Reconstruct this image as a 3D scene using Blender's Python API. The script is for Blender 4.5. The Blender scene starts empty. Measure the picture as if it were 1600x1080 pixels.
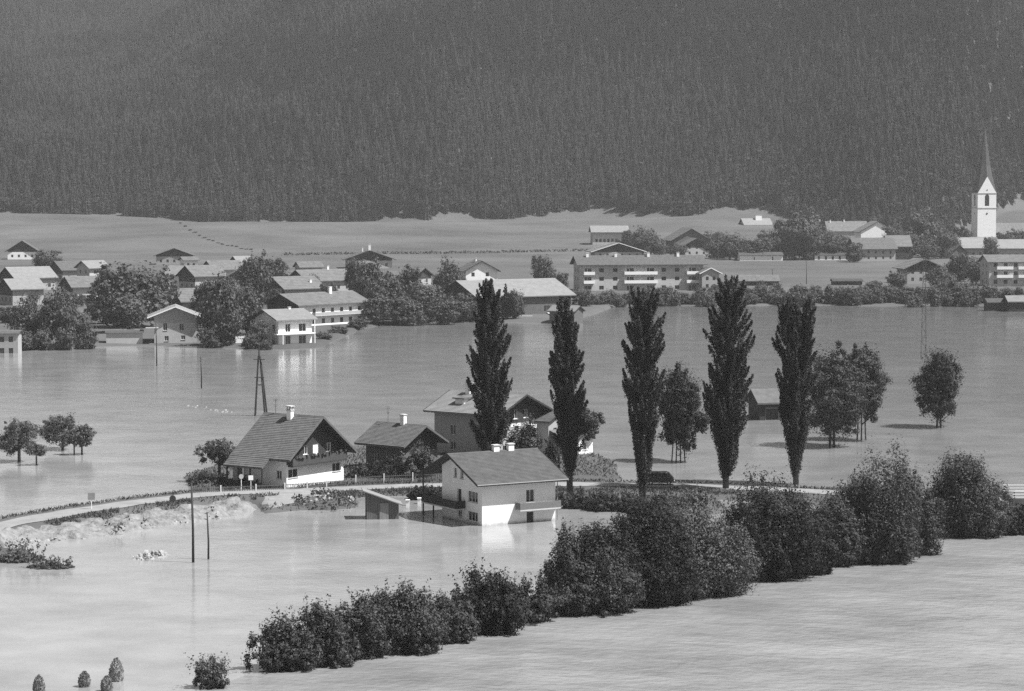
import bpy, bmesh, math, random
import numpy as np
from mathutils import Matrix, Vector

# ------------------------------------------------------------------ camera
FPX, CAMH, YHOR = 4000.0, 40.0, 275.0          # focal length in px of a 1600 px wide frame, height over the water
PITCH = math.atan((540 - YHOR) / FPX)
sc = bpy.context.scene
COL = sc.collection
cam_d = bpy.data.cameras.new('camera')
cam_d.sensor_width = 36.0
cam_d.lens = 36.0 * FPX / 1600.0
cam_d.clip_start = 1.0
cam_d.clip_end = 9000.0
cam = bpy.data.objects.new('camera', cam_d)
COL.objects.link(cam)
cam.location = (0, 0, CAMH)
cam.rotation_euler = (math.pi / 2 - PITCH, 0, 0)
sc.camera = cam

# ------------------------------------------------------------------ sky, sun, exposure
SUN_EL = math.radians(58)
SUN_AZ = math.radians(-14)                        # direction to the sun in the XY plane, from +X towards +Y
world = bpy.data.worlds.new('World')
sc.world = world
world.use_nodes = True
wn, wl = world.node_tree.nodes, world.node_tree.links
wn.clear()
sky = wn.new('ShaderNodeTexSky')
sky.sky_type = 'NISHITA'
sky.sun_disc = False
sky.sun_elevation = SUN_EL
sky.sun_rotation = math.pi / 2 - SUN_AZ
sky.altitude = 500
sky.dust_density = 3.0
bw = wn.new('ShaderNodeRGBToBW')
bg = wn.new('ShaderNodeBackground')
bg.inputs['Strength'].default_value = 0.055
wo = wn.new('ShaderNodeOutputWorld')
wl.new(sky.outputs[0], bw.inputs[0])
wl.new(bw.outputs[0], bg.inputs['Color'])
wl.new(bg.outputs[0], wo.inputs['Surface'])
sun_d = bpy.data.lights.new('sun', 'SUN')
sun_d.energy = 5.0
sun_d.angle = math.radians(0.6)
sun_d.color = (1.0, 1.0, 1.0)                   # the photograph is black and white
sun = bpy.data.objects.new('sun', sun_d)
COL.objects.link(sun)
sd = Vector((math.cos(SUN_EL) * math.cos(SUN_AZ), math.cos(SUN_EL) * math.sin(SUN_AZ), math.sin(SUN_EL)))
sun.rotation_euler = (-sd).to_track_quat('-Z', 'Y').to_euler()
sun.location = (300, 300, 600)
sc.view_settings.view_transform = 'Standard'
sc.view_settings.look = 'None'
sc.view_settings.exposure = 1.05
sc.view_settings.gamma = 1.0
sc.cycles.use_denoising = False
sc.cycles.max_bounces = 6
sc.cycles.diffuse_bounces = 3
sc.cycles.glossy_bounces = 2
sc.cycles.transmission_bounces = 2
sc.cycles.volume_bounces = 1
sc.cycles.transparent_max_bounces = 4
sc.cycles.caustics_reflective = False
sc.cycles.caustics_refractive = False

# ------------------------------------------------------------------ pixel <-> world helpers
def ray(px, py):
    x = (px - 800) / FPX
    y = (540 - py) / FPX
    return np.array([x, math.cos(PITCH) + y * math.sin(PITCH), -math.sin(PITCH) + y * math.cos(PITCH)])

def at(px, py, z=0.0):
    r = ray(px, py)
    t = (z - CAMH) / r[2]
    return np.array([0, 0, CAMH]) + t * r

def zat(py, Y):                                  # height of a point at depth Y seen on picture row py
    r = ray(800, py)
    return CAMH + Y / r[1] * r[2]

def scale_at(Y):                                 # picture pixels per metre at depth Y
    return FPX / Y

RNG = np.random.default_rng(7)
random.seed(7)

# value noise (numpy)
_perm = np.random.default_rng(3).random((256, 256))
def vnoise(x, y):
    x = np.asarray(x, float); y = np.asarray(y, float)
    xi = np.floor(x).astype(int); yi = np.floor(y).astype(int)
    fx = x - xi; fy = y - yi
    fx = fx * fx * (3 - 2 * fx); fy = fy * fy * (3 - 2 * fy)
    g = lambda i, j: _perm[i % 256, j % 256]
    return (g(xi, yi) * (1 - fx) * (1 - fy) + g(xi + 1, yi) * fx * (1 - fy)
            + g(xi, yi + 1) * (1 - fx) * fy + g(xi + 1, yi + 1) * fx * fy)
def fbm(x, y, o=4):
    s = 0; a = 0.5
    for i in range(o):
        s = s + a * (vnoise(x * 2 ** i + 17 * i, y * 2 ** i + 5 * i) - 0.5)
        a *= 0.5
    return s
def sstep(a, b, x):
    t = np.clip((x - a) / (b - a), 0, 1)
    return t * t * (3 - 2 * t)

# ------------------------------------------------------------------ materials (all grey: black-and-white photograph)
MATS = {}
def mat(name, v, rough=0.8, amp=0.25, scale=1.0, bump=0.0, bscale=None, spec=0.3, stretch=(1, 1, 1), detail=5.0, coords='Object'):
    if name in MATS:
        return MATS[name]
    m = bpy.data.materials.new(name)
    m.use_nodes = True
    n, l = m.node_tree.nodes, m.node_tree.links
    b = n['Principled BSDF']
    b.inputs['Roughness'].default_value = rough
    b.inputs['Specular IOR Level'].default_value = spec
    tc = n.new('ShaderNodeTexCoord')
    mp = n.new('ShaderNodeMapping')
    mp.inputs['Scale'].default_value = stretch
    l.new(tc.outputs[coords], mp.inputs[0])
    no = n.new('ShaderNodeTexNoise')
    no.inputs['Scale'].default_value = scale
    no.inputs['Detail'].default_value = detail
    no.inputs['Roughness'].default_value = 0.65
    l.new(mp.outputs[0], no.inputs['Vector'])
    r = n.new('ShaderNodeMapRange')
    r.inputs['From Min'].default_value = 0.25
    r.inputs['From Max'].default_value = 0.75
    r.inputs['To Min'].default_value = v * (1 - amp)
    r.inputs['To Max'].default_value = v * (1 + amp)
    l.new(no.outputs['Fac'], r.inputs['Value'])
    l.new(r.outputs[0], b.inputs['Base Color'])
    if bump:
        n2 = n.new('ShaderNodeTexNoise')
        n2.inputs['Scale'].default_value = bscale or scale * 4
        n2.inputs['Detail'].default_value = 4
        l.new(mp.outputs[0], n2.inputs['Vector'])
        bp = n.new('ShaderNodeBump')
        bp.inputs['Strength'].default_value = 1.0
        bp.inputs['Distance'].default_value = bump
        l.new(n2.outputs['Fac'], bp.inputs['Height'])
        l.new(bp.outputs[0], b.inputs['Normal'])
    MATS[name] = m
    return m

def leafmat(name, v, amp=0.32, trans=0.18, rough=0.6, spec=0.14):
    if name in MATS:
        return MATS[name]
    m = bpy.data.materials.new(name)
    m.use_nodes = True
    n, l = m.node_tree.nodes, m.node_tree.links
    b = n['Principled BSDF']
    b.inputs['Roughness'].default_value = rough
    b.inputs['Specular IOR Level'].default_value = spec
    g = n.new('ShaderNodeNewGeometry')
    r = n.new('ShaderNodeMapRange')
    r.inputs['To Min'].default_value = v * (1 - amp)
    r.inputs['To Max'].default_value = v * (1 + amp)
    l.new(g.outputs['Random Per Island'], r.inputs['Value'])
    l.new(r.outputs[0], b.inputs['Base Color'])
    t = n.new('ShaderNodeBsdfTranslucent')
    l.new(r.outputs[0], t.inputs['Color'])
    mx = n.new('ShaderNodeMixShader')
    mx.inputs[0].default_value = trans
    l.new(b.outputs[0], mx.inputs[1])
    l.new(t.outputs[0], mx.inputs[2])
    l.new(mx.outputs[0], n['Material Output'].inputs['Surface'])
    MATS[name] = m
    return m

def water_mat(name, v, rough, b1, s1, d1, b2, s2, d2, vamp, ang, far_reflect_tone=1.0):
    m = bpy.data.materials.new(name)
    m.use_nodes = True
    n, l = m.node_tree.nodes, m.node_tree.links
    b = n['Principled BSDF']
    b.inputs['Roughness'].default_value = rough
    b.inputs['IOR'].default_value = 1.33
    b.inputs['Specular IOR Level'].default_value = 0.5
    tc = n.new('ShaderNodeTexCoord')
    mp = n.new('ShaderNodeMapping')
    mp.inputs['Rotation'].default_value = (0, 0, ang)
    mp.inputs['Scale'].default_value = s1
    l.new(tc.outputs['Object'], mp.inputs[0])
    n1 = n.new('ShaderNodeTexNoise')
    n1.inputs['Scale'].default_value = 1.0
    n1.inputs['Detail'].default_value = 3
    l.new(mp.outputs[0], n1.inputs['Vector'])
    mp2 = n.new('ShaderNodeMapping')
    mp2.inputs['Rotation'].default_value = (0, 0, ang)
    mp2.inputs['Scale'].default_value = s2
    l.new(tc.outputs['Object'], mp2.inputs[0])
    n2 = n.new('ShaderNodeTexNoise')
    n2.inputs['Scale'].default_value = 1.0
    n2.inputs['Detail'].default_value = 5
    n2.inputs['Roughness'].default_value = 0.6
    l.new(mp2.outputs[0], n2.inputs['Vector'])
    bp1 = n.new('ShaderNodeBump')
    bp1.inputs['Strength'].default_value = b1
    bp1.inputs['Distance'].default_value = d1
    l.new(n1.outputs['Fac'], bp1.inputs['Height'])
    bp2 = n.new('ShaderNodeBump')
    bp2.inputs['Strength'].default_value = b2
    bp2.inputs['Distance'].default_value = d2
    l.new(n2.outputs['Fac'], bp2.inputs['Height'])
    l.new(bp1.outputs[0], bp2.inputs['Normal'])
    l.new(bp2.outputs[0], b.inputs['Normal'])
    # silt drifting in the water: slow variation of tone, drawn out along the flow
    n3 = n.new('ShaderNodeTexNoise')
    n3.inputs['Scale'].default_value = 0.35
    n3.inputs['Detail'].default_value = 6
    n3.inputs['Roughness'].default_value = 0.65
    l.new(mp2.outputs[0], n3.inputs['Vector'])
    r = n.new('ShaderNodeMapRange')
    r.inputs['From Min'].default_value = 0.3
    r.inputs['From Max'].default_value = 0.7
    r.inputs['To Min'].default_value = v * (1 - vamp)
    r.inputs['To Max'].default_value = v * (1 + vamp)
    l.new(n3.outputs['Fac'], r.inputs['Value'])
    # base colour darkened towards the far right, painting in the dark forest reflection there
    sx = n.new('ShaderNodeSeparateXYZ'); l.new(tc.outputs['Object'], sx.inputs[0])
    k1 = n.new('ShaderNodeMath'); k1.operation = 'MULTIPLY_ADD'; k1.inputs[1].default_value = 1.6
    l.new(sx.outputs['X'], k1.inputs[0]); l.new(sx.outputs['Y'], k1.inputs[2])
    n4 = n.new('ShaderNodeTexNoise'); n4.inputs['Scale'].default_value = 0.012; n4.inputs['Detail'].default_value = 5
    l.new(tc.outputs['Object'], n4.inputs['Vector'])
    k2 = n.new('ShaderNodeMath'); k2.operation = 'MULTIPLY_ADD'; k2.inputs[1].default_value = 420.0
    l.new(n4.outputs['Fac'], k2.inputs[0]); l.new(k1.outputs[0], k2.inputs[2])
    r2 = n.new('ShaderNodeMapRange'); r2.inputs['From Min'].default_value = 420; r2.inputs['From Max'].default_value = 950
    r2.inputs['To Min'].default_value = 1.0; r2.inputs['To Max'].default_value = far_reflect_tone
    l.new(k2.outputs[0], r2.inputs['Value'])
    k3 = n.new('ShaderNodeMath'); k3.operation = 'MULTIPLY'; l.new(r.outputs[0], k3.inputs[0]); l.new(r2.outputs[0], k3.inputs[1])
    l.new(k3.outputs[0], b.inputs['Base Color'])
    MATS[name] = m
    return m

M_PLASTER = mat('white_plaster', 0.74, 0.85, 0.07, 0.9, 0.004, 14)
def stained(name, v, lo, hi):
    m = mat(name, v, 0.88, 0.08, 0.5, 0.004, 14)
    n, l = m.node_tree.nodes, m.node_tree.links
    b = n['Principled BSDF']; src = b.inputs['Base Color'].links[0].from_socket
    tc = n.new('ShaderNodeTexCoord'); sx = n.new('ShaderNodeSeparateXYZ'); l.new(tc.outputs['Object'], sx.inputs[0])
    nz = n.new('ShaderNodeTexNoise'); nz.inputs['Scale'].default_value = 1.3; nz.inputs['Detail'].default_value = 6
    l.new(tc.outputs['Object'], nz.inputs['Vector'])
    ad = n.new('ShaderNodeMath'); ad.operation = 'MULTIPLY_ADD'; ad.inputs[1].default_value = -0.9; l.new(nz.outputs['Fac'], ad.inputs[0]); l.new(sx.outputs['Z'], ad.inputs[2])
    mr = n.new('ShaderNodeMapRange'); mr.inputs['From Min'].default_value = lo; mr.inputs['From Max'].default_value = hi; mr.inputs['To Min'].default_value = .55; mr.inputs['To Max'].default_value = 1
    l.new(ad.outputs[0], mr.inputs['Value'])
    mu = n.new('ShaderNodeMath'); mu.operation = 'MULTIPLY'; l.new(src, mu.inputs[0]); l.new(mr.outputs[0], mu.inputs[1]); l.new(mu.outputs[0], b.inputs['Base Color'])
    return m
M_FLOODWALL = stained('flood_stained_plaster', 0.70, 0.85, 1.25)
M_PLASTER2 = mat('grey_plaster', 0.30, 0.88, 0.12, 0.8, 0.004, 14)
M_PLASTER3 = mat('pale_plaster', 0.40, 0.88, 0.12, 0.6, 0.004, 14)
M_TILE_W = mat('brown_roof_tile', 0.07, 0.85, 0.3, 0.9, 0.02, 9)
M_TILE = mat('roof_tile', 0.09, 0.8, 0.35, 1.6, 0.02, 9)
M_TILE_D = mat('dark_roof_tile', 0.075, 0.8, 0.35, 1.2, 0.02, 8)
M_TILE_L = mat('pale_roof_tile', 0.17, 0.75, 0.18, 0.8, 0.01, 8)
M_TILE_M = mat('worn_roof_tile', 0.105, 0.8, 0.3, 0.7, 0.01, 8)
M_WOOD = mat('dark_wood', 0.03, 0.8, 0.4, 3.0, 0.01, 12, stretch=(1, 1, 0.2))
M_WOOD2 = mat('weathered_wood', 0.09, 0.85, 0.35, 3.0, 0.01, 12, stretch=(1, 1, 0.2))
M_WOOD3 = mat('new_wood', 0.45, 0.8, 0.2, 3.0)
M_CONC = mat('concrete', 0.42, 0.85, 0.15, 1.5, 0.004, 10)
M_PAINT = mat('white_paint', 0.78, 0.6, 0.05, 2.0)
M_METAL = mat('grey_metal', 0.22, 0.5, 0.1, 4.0)
M_DARKMETAL = mat('dark_metal', 0.06, 0.5, 0.15, 4.0)
M_GLASS = mat('window_glass', 0.02, 0.12, 0.3, 0.7, spec=0.5)
M_TRUNK = mat('bark', 0.07, 0.9, 0.4, 4.0, 0.03, 8, stretch=(1, 1, 0.3))
M_GROUND = mat('meadow_grass', 0.074, 0.95, 0.4, 0.013, 0.15, 0.7, spec=0.1, detail=9)
M_ROAD = mat('road_gravel', 0.19, 0.95, 0.22, 0.5, 0.02, 6, spec=0.15)
M_SAND = mat('sand', 0.165, 0.95, 0.5, 1.1, 0.25, 2.4, spec=0.15)
M_STONE = mat('stone', 0.25, 0.9, 0.35, 1.2, 0.03, 6)
M_HAY = mat('hay', 0.24, 0.95, 0.4, 6.0, 0.06, 14, stretch=(1, 1, 0.3))
M_LEAF = leafmat('leaf', 0.056)
M_LEAF_D = leafmat('dark_leaf', 0.024)
M_LEAF_P = leafmat('poplar_leaf', 0.034)
M_LEAF_L = leafmat('light_leaf', 0.085)
M_LEAF_F = leafmat('village_leaf', 0.074, 0.35)
M_SPRUCE = leafmat('spruce_needle', 0.017, 0.35, 0.1, spec=0.0)
M_SPRUCE2 = leafmat('pale_spruce_needle', 0.038, 0.35, 0.1, spec=0.0)
M_BEECH = leafmat('forest_leaf', 0.042, 0.2, 0.2, spec=0.05)
M_GRASS = leafmat('grass_blade', 0.075, 0.5, 0.3)
M_FLOOD = water_mat('flood_water', 0.215, 0.07, 0.6, (1.5, 1.7, 1), 0.035, 0.3, (0.3, 0.36, 1), 0.09, 0.22, 0.12, far_reflect_tone=.6)
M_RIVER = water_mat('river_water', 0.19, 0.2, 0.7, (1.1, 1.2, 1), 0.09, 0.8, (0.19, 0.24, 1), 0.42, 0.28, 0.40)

# ------------------------------------------------------------------ object helpers
def tag(o, label=None, cat=None, group=None, kind=None):
    if label: o['label'] = label
    if cat: o['category'] = cat
    if group: o['group'] = group
    if kind: o['kind'] = kind
    return o

def empty(name, loc, rz=0.0, label=None, cat=None, group=None):
    o = bpy.data.objects.new(name, None)
    o.empty_display_size = 0.5
    COL.objects.link(o)
    o.location = loc
    o.rotation_euler = (0, 0, rz)
    return tag(o, label, cat, group)

def link_mesh(name, me, parent=None, loc=None):
    o = bpy.data.objects.new(name, me)
    COL.objects.link(o)
    if parent is not None:
        o.parent = parent
    if loc is not None:
        o.location = loc
    return o

def np_mesh(name, verts, faces, material, mats2=None, fmat=None, smooth=False):
    """verts (N,3), faces (M,k) arrays of one k"""
    me = bpy.data.meshes.new(name)
    verts = np.ascontiguousarray(verts, dtype=np.float32)
    faces = np.ascontiguousarray(faces, dtype=np.int32)
    k = faces.shape[1]
    me.vertices.add(len(verts))
    me.vertices.foreach_set('co', verts.ravel())
    me.loops.add(faces.size)
    me.loops.foreach_set('vertex_index', faces.ravel())
    me.polygons.add(len(faces))
    me.polygons.foreach_set('loop_start', np.arange(0, faces.size, k, dtype=np.int32))
    if smooth:
        me.polygons.foreach_set('use_smooth', np.ones(len(faces), dtype=bool))
    me.materials.append(material)
    if mats2:
        for m in mats2: me.materials.append(m)
        me.polygons.foreach_set('material_index', np.ascontiguousarray(fmat, dtype=np.int32))
    me.update(calc_edges=True)
    me.validate()
    return me

class MB:
    """collects boxes, prisms, tubes; build() links them as ONE mesh object"""
    def __init__(self):
        self.v = []; self.f = []; self.m = []
    def add(self, vs, fs, mi=0):
        b = len(self.v)
        self.v += [tuple(map(float, p)) for p in vs]
        self.f += [tuple(b + i for i in q) for q in fs]
        self.m += [mi] * len(fs)
        return self
    def box(self, x0, x1, y0, y1, z0, z1, mi=0):
        vs = [(x0, y0, z0), (x1, y0, z0), (x1, y1, z0), (x0, y1, z0), (x0, y0, z1), (x1, y0, z1), (x1, y1, z1), (x0, y1, z1)]
        return self.add(vs, [(0, 3, 2, 1), (4, 5, 6, 7), (0, 1, 5, 4), (1, 2, 6, 5), (2, 3, 7, 6), (3, 0, 4, 7)], mi)
    def hexa(self, bot, top, mi=0):
        return self.add(list(bot) + list(top), [(0, 3, 2, 1), (4, 5, 6, 7), (0, 1, 5, 4), (1, 2, 6, 5), (2, 3, 7, 6), (3, 0, 4, 7)], mi)
    def beam(self, p, q, w, h, mi=0, up=(0, 0, 1)):
        p = Vector(p); q = Vector(q)
        d = (q - p).normalized()
        s = d.cross(Vector(up))
        if s.length < 1e-4: s = Vector((1, 0, 0))
        s.normalize(); u = s.cross(d).normalized()
        s *= w / 2; u *= h / 2
        return self.hexa([p - s - u, p + s - u, p + s + u, p - s + u], [q - s - u, q + s - u, q + s + u, q - s + u], mi)
    def tube(self, pts, rads, n=8, mi=0, caps=True):
        rings = []
        b = len(self.v)
        for i, p in enumerate(pts):
            p = Vector(p)
            a = Vector(pts[max(i - 1, 0)]); c = Vector(pts[min(i + 1, len(pts) - 1)])
            d = (c - a).normalized()
            s = d.cross(Vector((0.13, 0.99, 0.05)))
            if s.length < 1e-3: s = d.cross(Vector((1, 0, 0)))
            s.normalize(); u = s.cross(d)
            for k in range(n):
                t = 2 * math.pi * k / n
                self.v.append(tuple(p + (s * math.cos(t) + u * math.sin(t)) * rads[i]))
        for i in range(len(pts) - 1):
            for k in range(n):
                k2 = (k + 1) % n
                self.f.append((b + i * n + k, b + i * n + k2, b + (i + 1) * n + k2, b + (i + 1) * n + k)); self.m.append(mi)
        if caps:
            self.f.append(tuple(b + k for k in range(n))[::-1]); self.m.append(mi)
            e = b + (len(pts) - 1) * n
            self.f.append(tuple(e + k for k in range(n))); self.m.append(mi)
        return self
    def lathe(self, prof, n=12, c=(0, 0), mi=0):
        b = len(self.v)
        for r, z in prof:
            for k in range(n):
                t = 2 * math.pi * k / n
                self.v.append((c[0] + r * math.cos(t), c[1] + r * math.sin(t), z))
        for i in range(len(prof) - 1):
            for k in range(n):
                k2 = (k + 1) % n
                self.f.append((b + i * n + k, b + i * n + k2, b + (i + 1) * n + k2, b + (i + 1) * n + k)); self.m.append(mi)
        self.f.append(tuple(b + k for k in range(n))[::-1]); self.m.append(mi)
        e = b + (len(prof) - 1) * n
        self.f.append(tuple(e + k for k in range(n))); self.m.append(mi)
        return self
    def mesh(self, name, *mats, smooth=False):
        me = bpy.data.meshes.new(name)
        me.from_pydata(self.v, [], self.f)
        for m in mats: me.materials.append(m)
        for p, i in zip(me.polygons, self.m):
            p.material_index = i
            p.use_smooth = smooth
        bm = bmesh.new(); bm.from_mesh(me)
        bmesh.ops.recalc_face_normals(bm, faces=bm.faces)
        bm.to_mesh(me); bm.free()
        me.update()
        return me
    def build(self, name, *mats, parent=None, loc=None, smooth=False):
        return link_mesh(name, self.mesh(name, *mats, smooth=smooth), parent, loc)

# ------------------------------------------------------------------ terrain
def poly_world(pts, z=0.0):
    return np.array([at(px, py, z)[:2] for px, py in pts])

def poly_sd(X, Y, P):                            # signed distance, positive inside
    d = np.full(X.shape, 1e9); inside = np.zeros(X.shape, bool)
    n = len(P)
    for i in range(n):
        a = P[i]; b = P[(i + 1) % n]
        e = b - a
        t = np.clip(((X - a[0]) * e[0] + (Y - a[1]) * e[1]) / (e @ e), 0, 1)
        d = np.minimum(d, np.hypot(X - a[0] - t * e[0], Y - a[1] - t * e[1]))
        c = ((a[1] > Y) != (b[1] > Y)) & (X < (b[0] - a[0]) * (Y - a[1]) / (b[1] - a[1] + 1e-9) + a[0])
        inside ^= c
    return np.where(inside, d, -d)

def line_dist(X, Y, P):
    d = np.full(X.shape, 1e9)
    for i in range(len(P) - 1):
        a = P[i]; e = P[i + 1] - a
        t = np.clip(((X - a[0]) * e[0] + (Y - a[1]) * e[1]) / (e @ e), 0, 1)
        d = np.minimum(d, np.hypot(X - a[0] - t * e[0], Y - a[1] - t * e[1]))
    return d

ROAD_PX = [(-160, 872), (-60, 845), (0, 821), (70, 808), (140, 796), (210, 786), (280, 777), (345, 771), (410, 769), (480, 767), (560, 763), (640, 760), (720, 758), (800, 757), (880, 757), (960, 758), (1040, 759), (1110, 761), (1200, 765), (1290, 770), (1400, 775), (1500, 779), (1570, 782)]
ROAD = poly_world(ROAD_PX, 0.5)
LANDS = [
    (poly_world([(318, 766), (440, 778), (560, 768), (700, 762), (880, 762), (955, 748), (948, 722), (900, 706), (760, 694), (700, 690), (640, 700), (545, 700), (420, 715), (345, 728), (300, 748)]), 0.4, 5),
    (poly_world([(395, 772), (560, 766), (556, 778), (470, 797), (415, 803)]), 0.35, 3),
    (poly_world([(866, 764), (1110, 766), (1130, 800), (1050, 812), (990, 800), (870, 788)]), 0.35, 3),
    (poly_world([(-60, 850), (0, 858), (40, 862), (56, 872), (0, 880), (-60, 885)]), 0.25, 3),
    (poly_world([(455, 780), (552, 778), (556, 792), (520, 797), (470, 797)]), 0.45, 2),
    (poly_world([(655, 764), (700, 762), (700, 780), (655, 778)]), 0.5, 3),
    (poly_world([(1110, 762), (1290, 768), (1600, 778), (1600, 792), (1290, 790), (1110, 780)]), 0.3, 3),
    (poly_world([(60, 884), (108, 882), (100, 888), (40, 890)]), 0.08, 1.5),
]
SHORE = [(-400, 552), (0, 549), (160, 543), (300, 541), (440, 548), (500, 545), (530, 530), (570, 512), (640, 504), (700, 505), (760, 503), (880, 506), (925, 492), (960, 480), (1100, 478), (1540, 478), (1560, 486), (1620, 486), (2100, 480)]
SHORE_U = np.array([(p[0] - 800) / FPX for p in SHORE])
SHORE_Y = np.array([at(*p)[1] for p in SHORE])

def foot_y(u):                                   # where the forest slope begins
    return 1690 + 22 * np.sin(u * 30 + 1) + 14 * np.sin(u * 71) - 130 * sstep(.09, .15, u) * (1 - sstep(.165, .2, u))

def ground_z(X, Y):
    X = np.asarray(X, float); Y = np.asarray(Y, float)
    u = X / np.maximum(Y, 50)
    z = np.full(X.shape, -1.2)
    near = Y < 520
    if near.any():
        d = line_dist(X, Y, ROAD)
        zr = -1.2 + 1.7 * sstep(7.5, 3.6, d + 1.2 * fbm(X / 3, Y / 3, 3))
        z = np.where(near, np.maximum(z, zr), z)
        for P, h, fall in LANDS:
            s = poly_sd(X, Y, P) + 1.6 * fbm(X / 4, Y / 4, 3)
            zl = -1.2 + (1.2 + h) * sstep(-fall, 0.6, s)
            z = np.where(near, np.maximum(z, zl), z)
    d = Y - np.interp(u, SHORE_U, SHORE_Y) + 14 * fbm(X / 22, Y / 22, 3)
    zs = -1.2 + 1.9 * sstep(-9, 9, d)
    z = np.where(Y > 480, np.maximum(z, zs + 0.25 * fbm(X / 15, Y / 15) * (d > 0)), z)
    m = np.clip(Y - 1270, 0, None)
    z = z + np.where(m > 0, 0.0265 * m * sstep(0, 160, m) + 15.0 * fbm(X / 170, Y / 140, 2) * sstep(0, 300, m), 0)
    z = z + sstep(0.165, 0.205, u) * sstep(1500, 1750, Y) * 6
    f = np.clip(Y - foot_y(u), 0, None)
    # the flank bends away to the left, so its upper slope lies farther and farther back
    w = sstep(.03, -.19, u); f0 = 150 - 60 * w
    rise = np.minimum(f, f0) * 0.58 + np.clip(f - f0, 0, None) * (0.58 * (1 - w) ** 1.5 + .105 * w)
    z = z + np.minimum(rise, 430) + sstep(0, 260, f) * (90 * fbm(X / 190, Y / 300, 3) + 26 * fbm(X / 45 + 9, Y / 120, 3))
    return z

def gz(X, Y):
    return float(ground_z(np.array([X]), np.array([Y]))[0])

ys = np.concatenate([np.arange(120, 240, 4), np.arange(240, 400, 0.9), np.arange(400, 640, 2.5), np.arange(640, 1300, 6), np.arange(1300, 2460, 12), np.arange(2460, 4340, 30)])
us = np.linspace(-1, 1, 290)
XX = us[None, :] * (0.26 * ys[:, None] + 70)
YY = np.repeat(ys[:, None], len(us), 1)
ZZ = ground_z(XX, YY)
nv = np.stack([XX, YY, ZZ], -1).reshape(-1, 3)
ii = np.arange(len(ys) * len(us)).reshape(len(ys), len(us))
ff = np.stack([ii[:-1, :-1], ii[:-1, 1:], ii[1:, 1:], ii[1:, :-1]], -1).reshape(-1, 4)
tag(link_mesh('ground', np_mesh('ground', nv, ff, M_GROUND, smooth=True)), kind='structure')

# water sheets
def sheet(name, pts, z, m, kind='structure', t=None):
    me = bpy.data.meshes.new(name)
    me.from_pydata([(p[0], p[1], z) for p in pts], [], [tuple(range(len(pts)))])
    me.materials.append(m)
    return tag(link_mesh(name, me), kind=kind)
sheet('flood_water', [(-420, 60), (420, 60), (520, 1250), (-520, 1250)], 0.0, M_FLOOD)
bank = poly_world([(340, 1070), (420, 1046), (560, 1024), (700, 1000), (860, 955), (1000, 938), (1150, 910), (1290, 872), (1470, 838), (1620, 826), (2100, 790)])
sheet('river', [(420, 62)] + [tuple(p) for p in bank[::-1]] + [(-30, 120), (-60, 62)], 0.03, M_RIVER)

def ribbon(name, P, half, dz, m, thick=None, wob=0.0):
    P = np.asarray(P)
    # resample
    seg = np.hypot(*np.diff(P, axis=0).T); s = np.concatenate([[0], np.cumsum(seg)])
    t = np.arange(0, s[-1], 1.0)
    Q = np.stack([np.interp(t, s, P[:, 0]), np.interp(t, s, P[:, 1])], 1)
    k = np.ones(9) / 9
    Qs = Q.copy()
    for c in (0, 1):
        Qs[4:-4, c] = np.convolve(Q[:, c], k, 'valid')
    T = np.gradient(Qs, axis=0); T /= np.hypot(*T.T)[:, None]
    N = np.stack([-T[:, 1], T[:, 0]], 1)
    cols = np.linspace(-1, 1, 7)
    V = []
    for c in cols:
        w = half + wob * fbm(t / 4 + c, t * 0 + 3 * c, 2)
        V.append(Qs + N * (c * w)[:, None])
    V = np.stack(V, 1)
    Z = ground_z(V[..., 0], V[..., 1])
    zc = np.maximum(Z, Z[:, 3:4] - 0.05) + dz
    vv = np.concatenate([V, zc[..., None]], -1).reshape(-1, 3)
    jj = np.arange(len(t) * 7).reshape(len(t), 7)
    fc = np.stack([jj[:-1, :-1], jj[:-1, 1:], jj[1:, 1:], jj[1:, :-1]], -1).reshape(-1, 4)
    return tag(link_mesh(name, np_mesh(name, vv, fc, m, smooth=True)), kind='structure')
ribbon('road', ROAD, 2.0, 0.06, M_ROAD, wob=1.4)

def patch(name, poly, dz, m, step=0.8, hump=0.0, hs=3.0, edge=2.0, seed=0):
    x0, y0 = poly.min(0) - 2; x1, y1 = poly.max(0) + 2
    gx = np.arange(x0, x1, step); gy = np.arange(y0, y1, step)
    X, Y = np.meshgrid(gx, gy)
    s = poly_sd(X, Y, poly) + 1.2 * fbm(X / 2.5 + seed, Y / 2.5, 3)
    e = sstep(0, edge, s)
    Z = np.maximum(ground_z(X, Y), -0.4) + dz * e - 0.25 * (1 - e) + hump * e * (0.55 + 1.6 * fbm(X / hs + seed, Y / hs, 4))
    keep = s > -0.3
    idx = np.arange(X.size).reshape(X.shape)
    k = keep[:-1, :-1] & keep[:-1, 1:] & keep[1:, 1:] & keep[1:, :-1]
    fc = np.stack([idx[:-1, :-1], idx[:-1, 1:], idx[1:, 1:], idx[1:, :-1]], -1)[k]
    used = np.unique(fc); remap = -np.ones(X.size, int); remap[used] = np.arange(len(used))
    V = np.stack([X, Y, Z], -1).reshape(-1, 3)[used]
    return link_mesh(name, np_mesh(name, V, remap[fc], m, smooth=True))
tag(patch('gravel_forecourt', poly_world([(398, 774), (470, 768), (545, 765), (575, 768), (540, 776), (480, 788), (430, 800), (405, 797)]), 0.05, M_ROAD, edge=1.0), kind='structure')
tag(patch('sand_bank', poly_world([(-40, 854), (0, 842), (90, 823), (190, 808), (300, 793), (385, 785), (412, 796), (395, 806), (330, 812), (250, 826), (150, 842), (60, 848), (20, 860)]), 0.3, M_SAND, step=0.3, hump=1.25, hs=1.7, edge=2.0), kind='structure')
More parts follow.
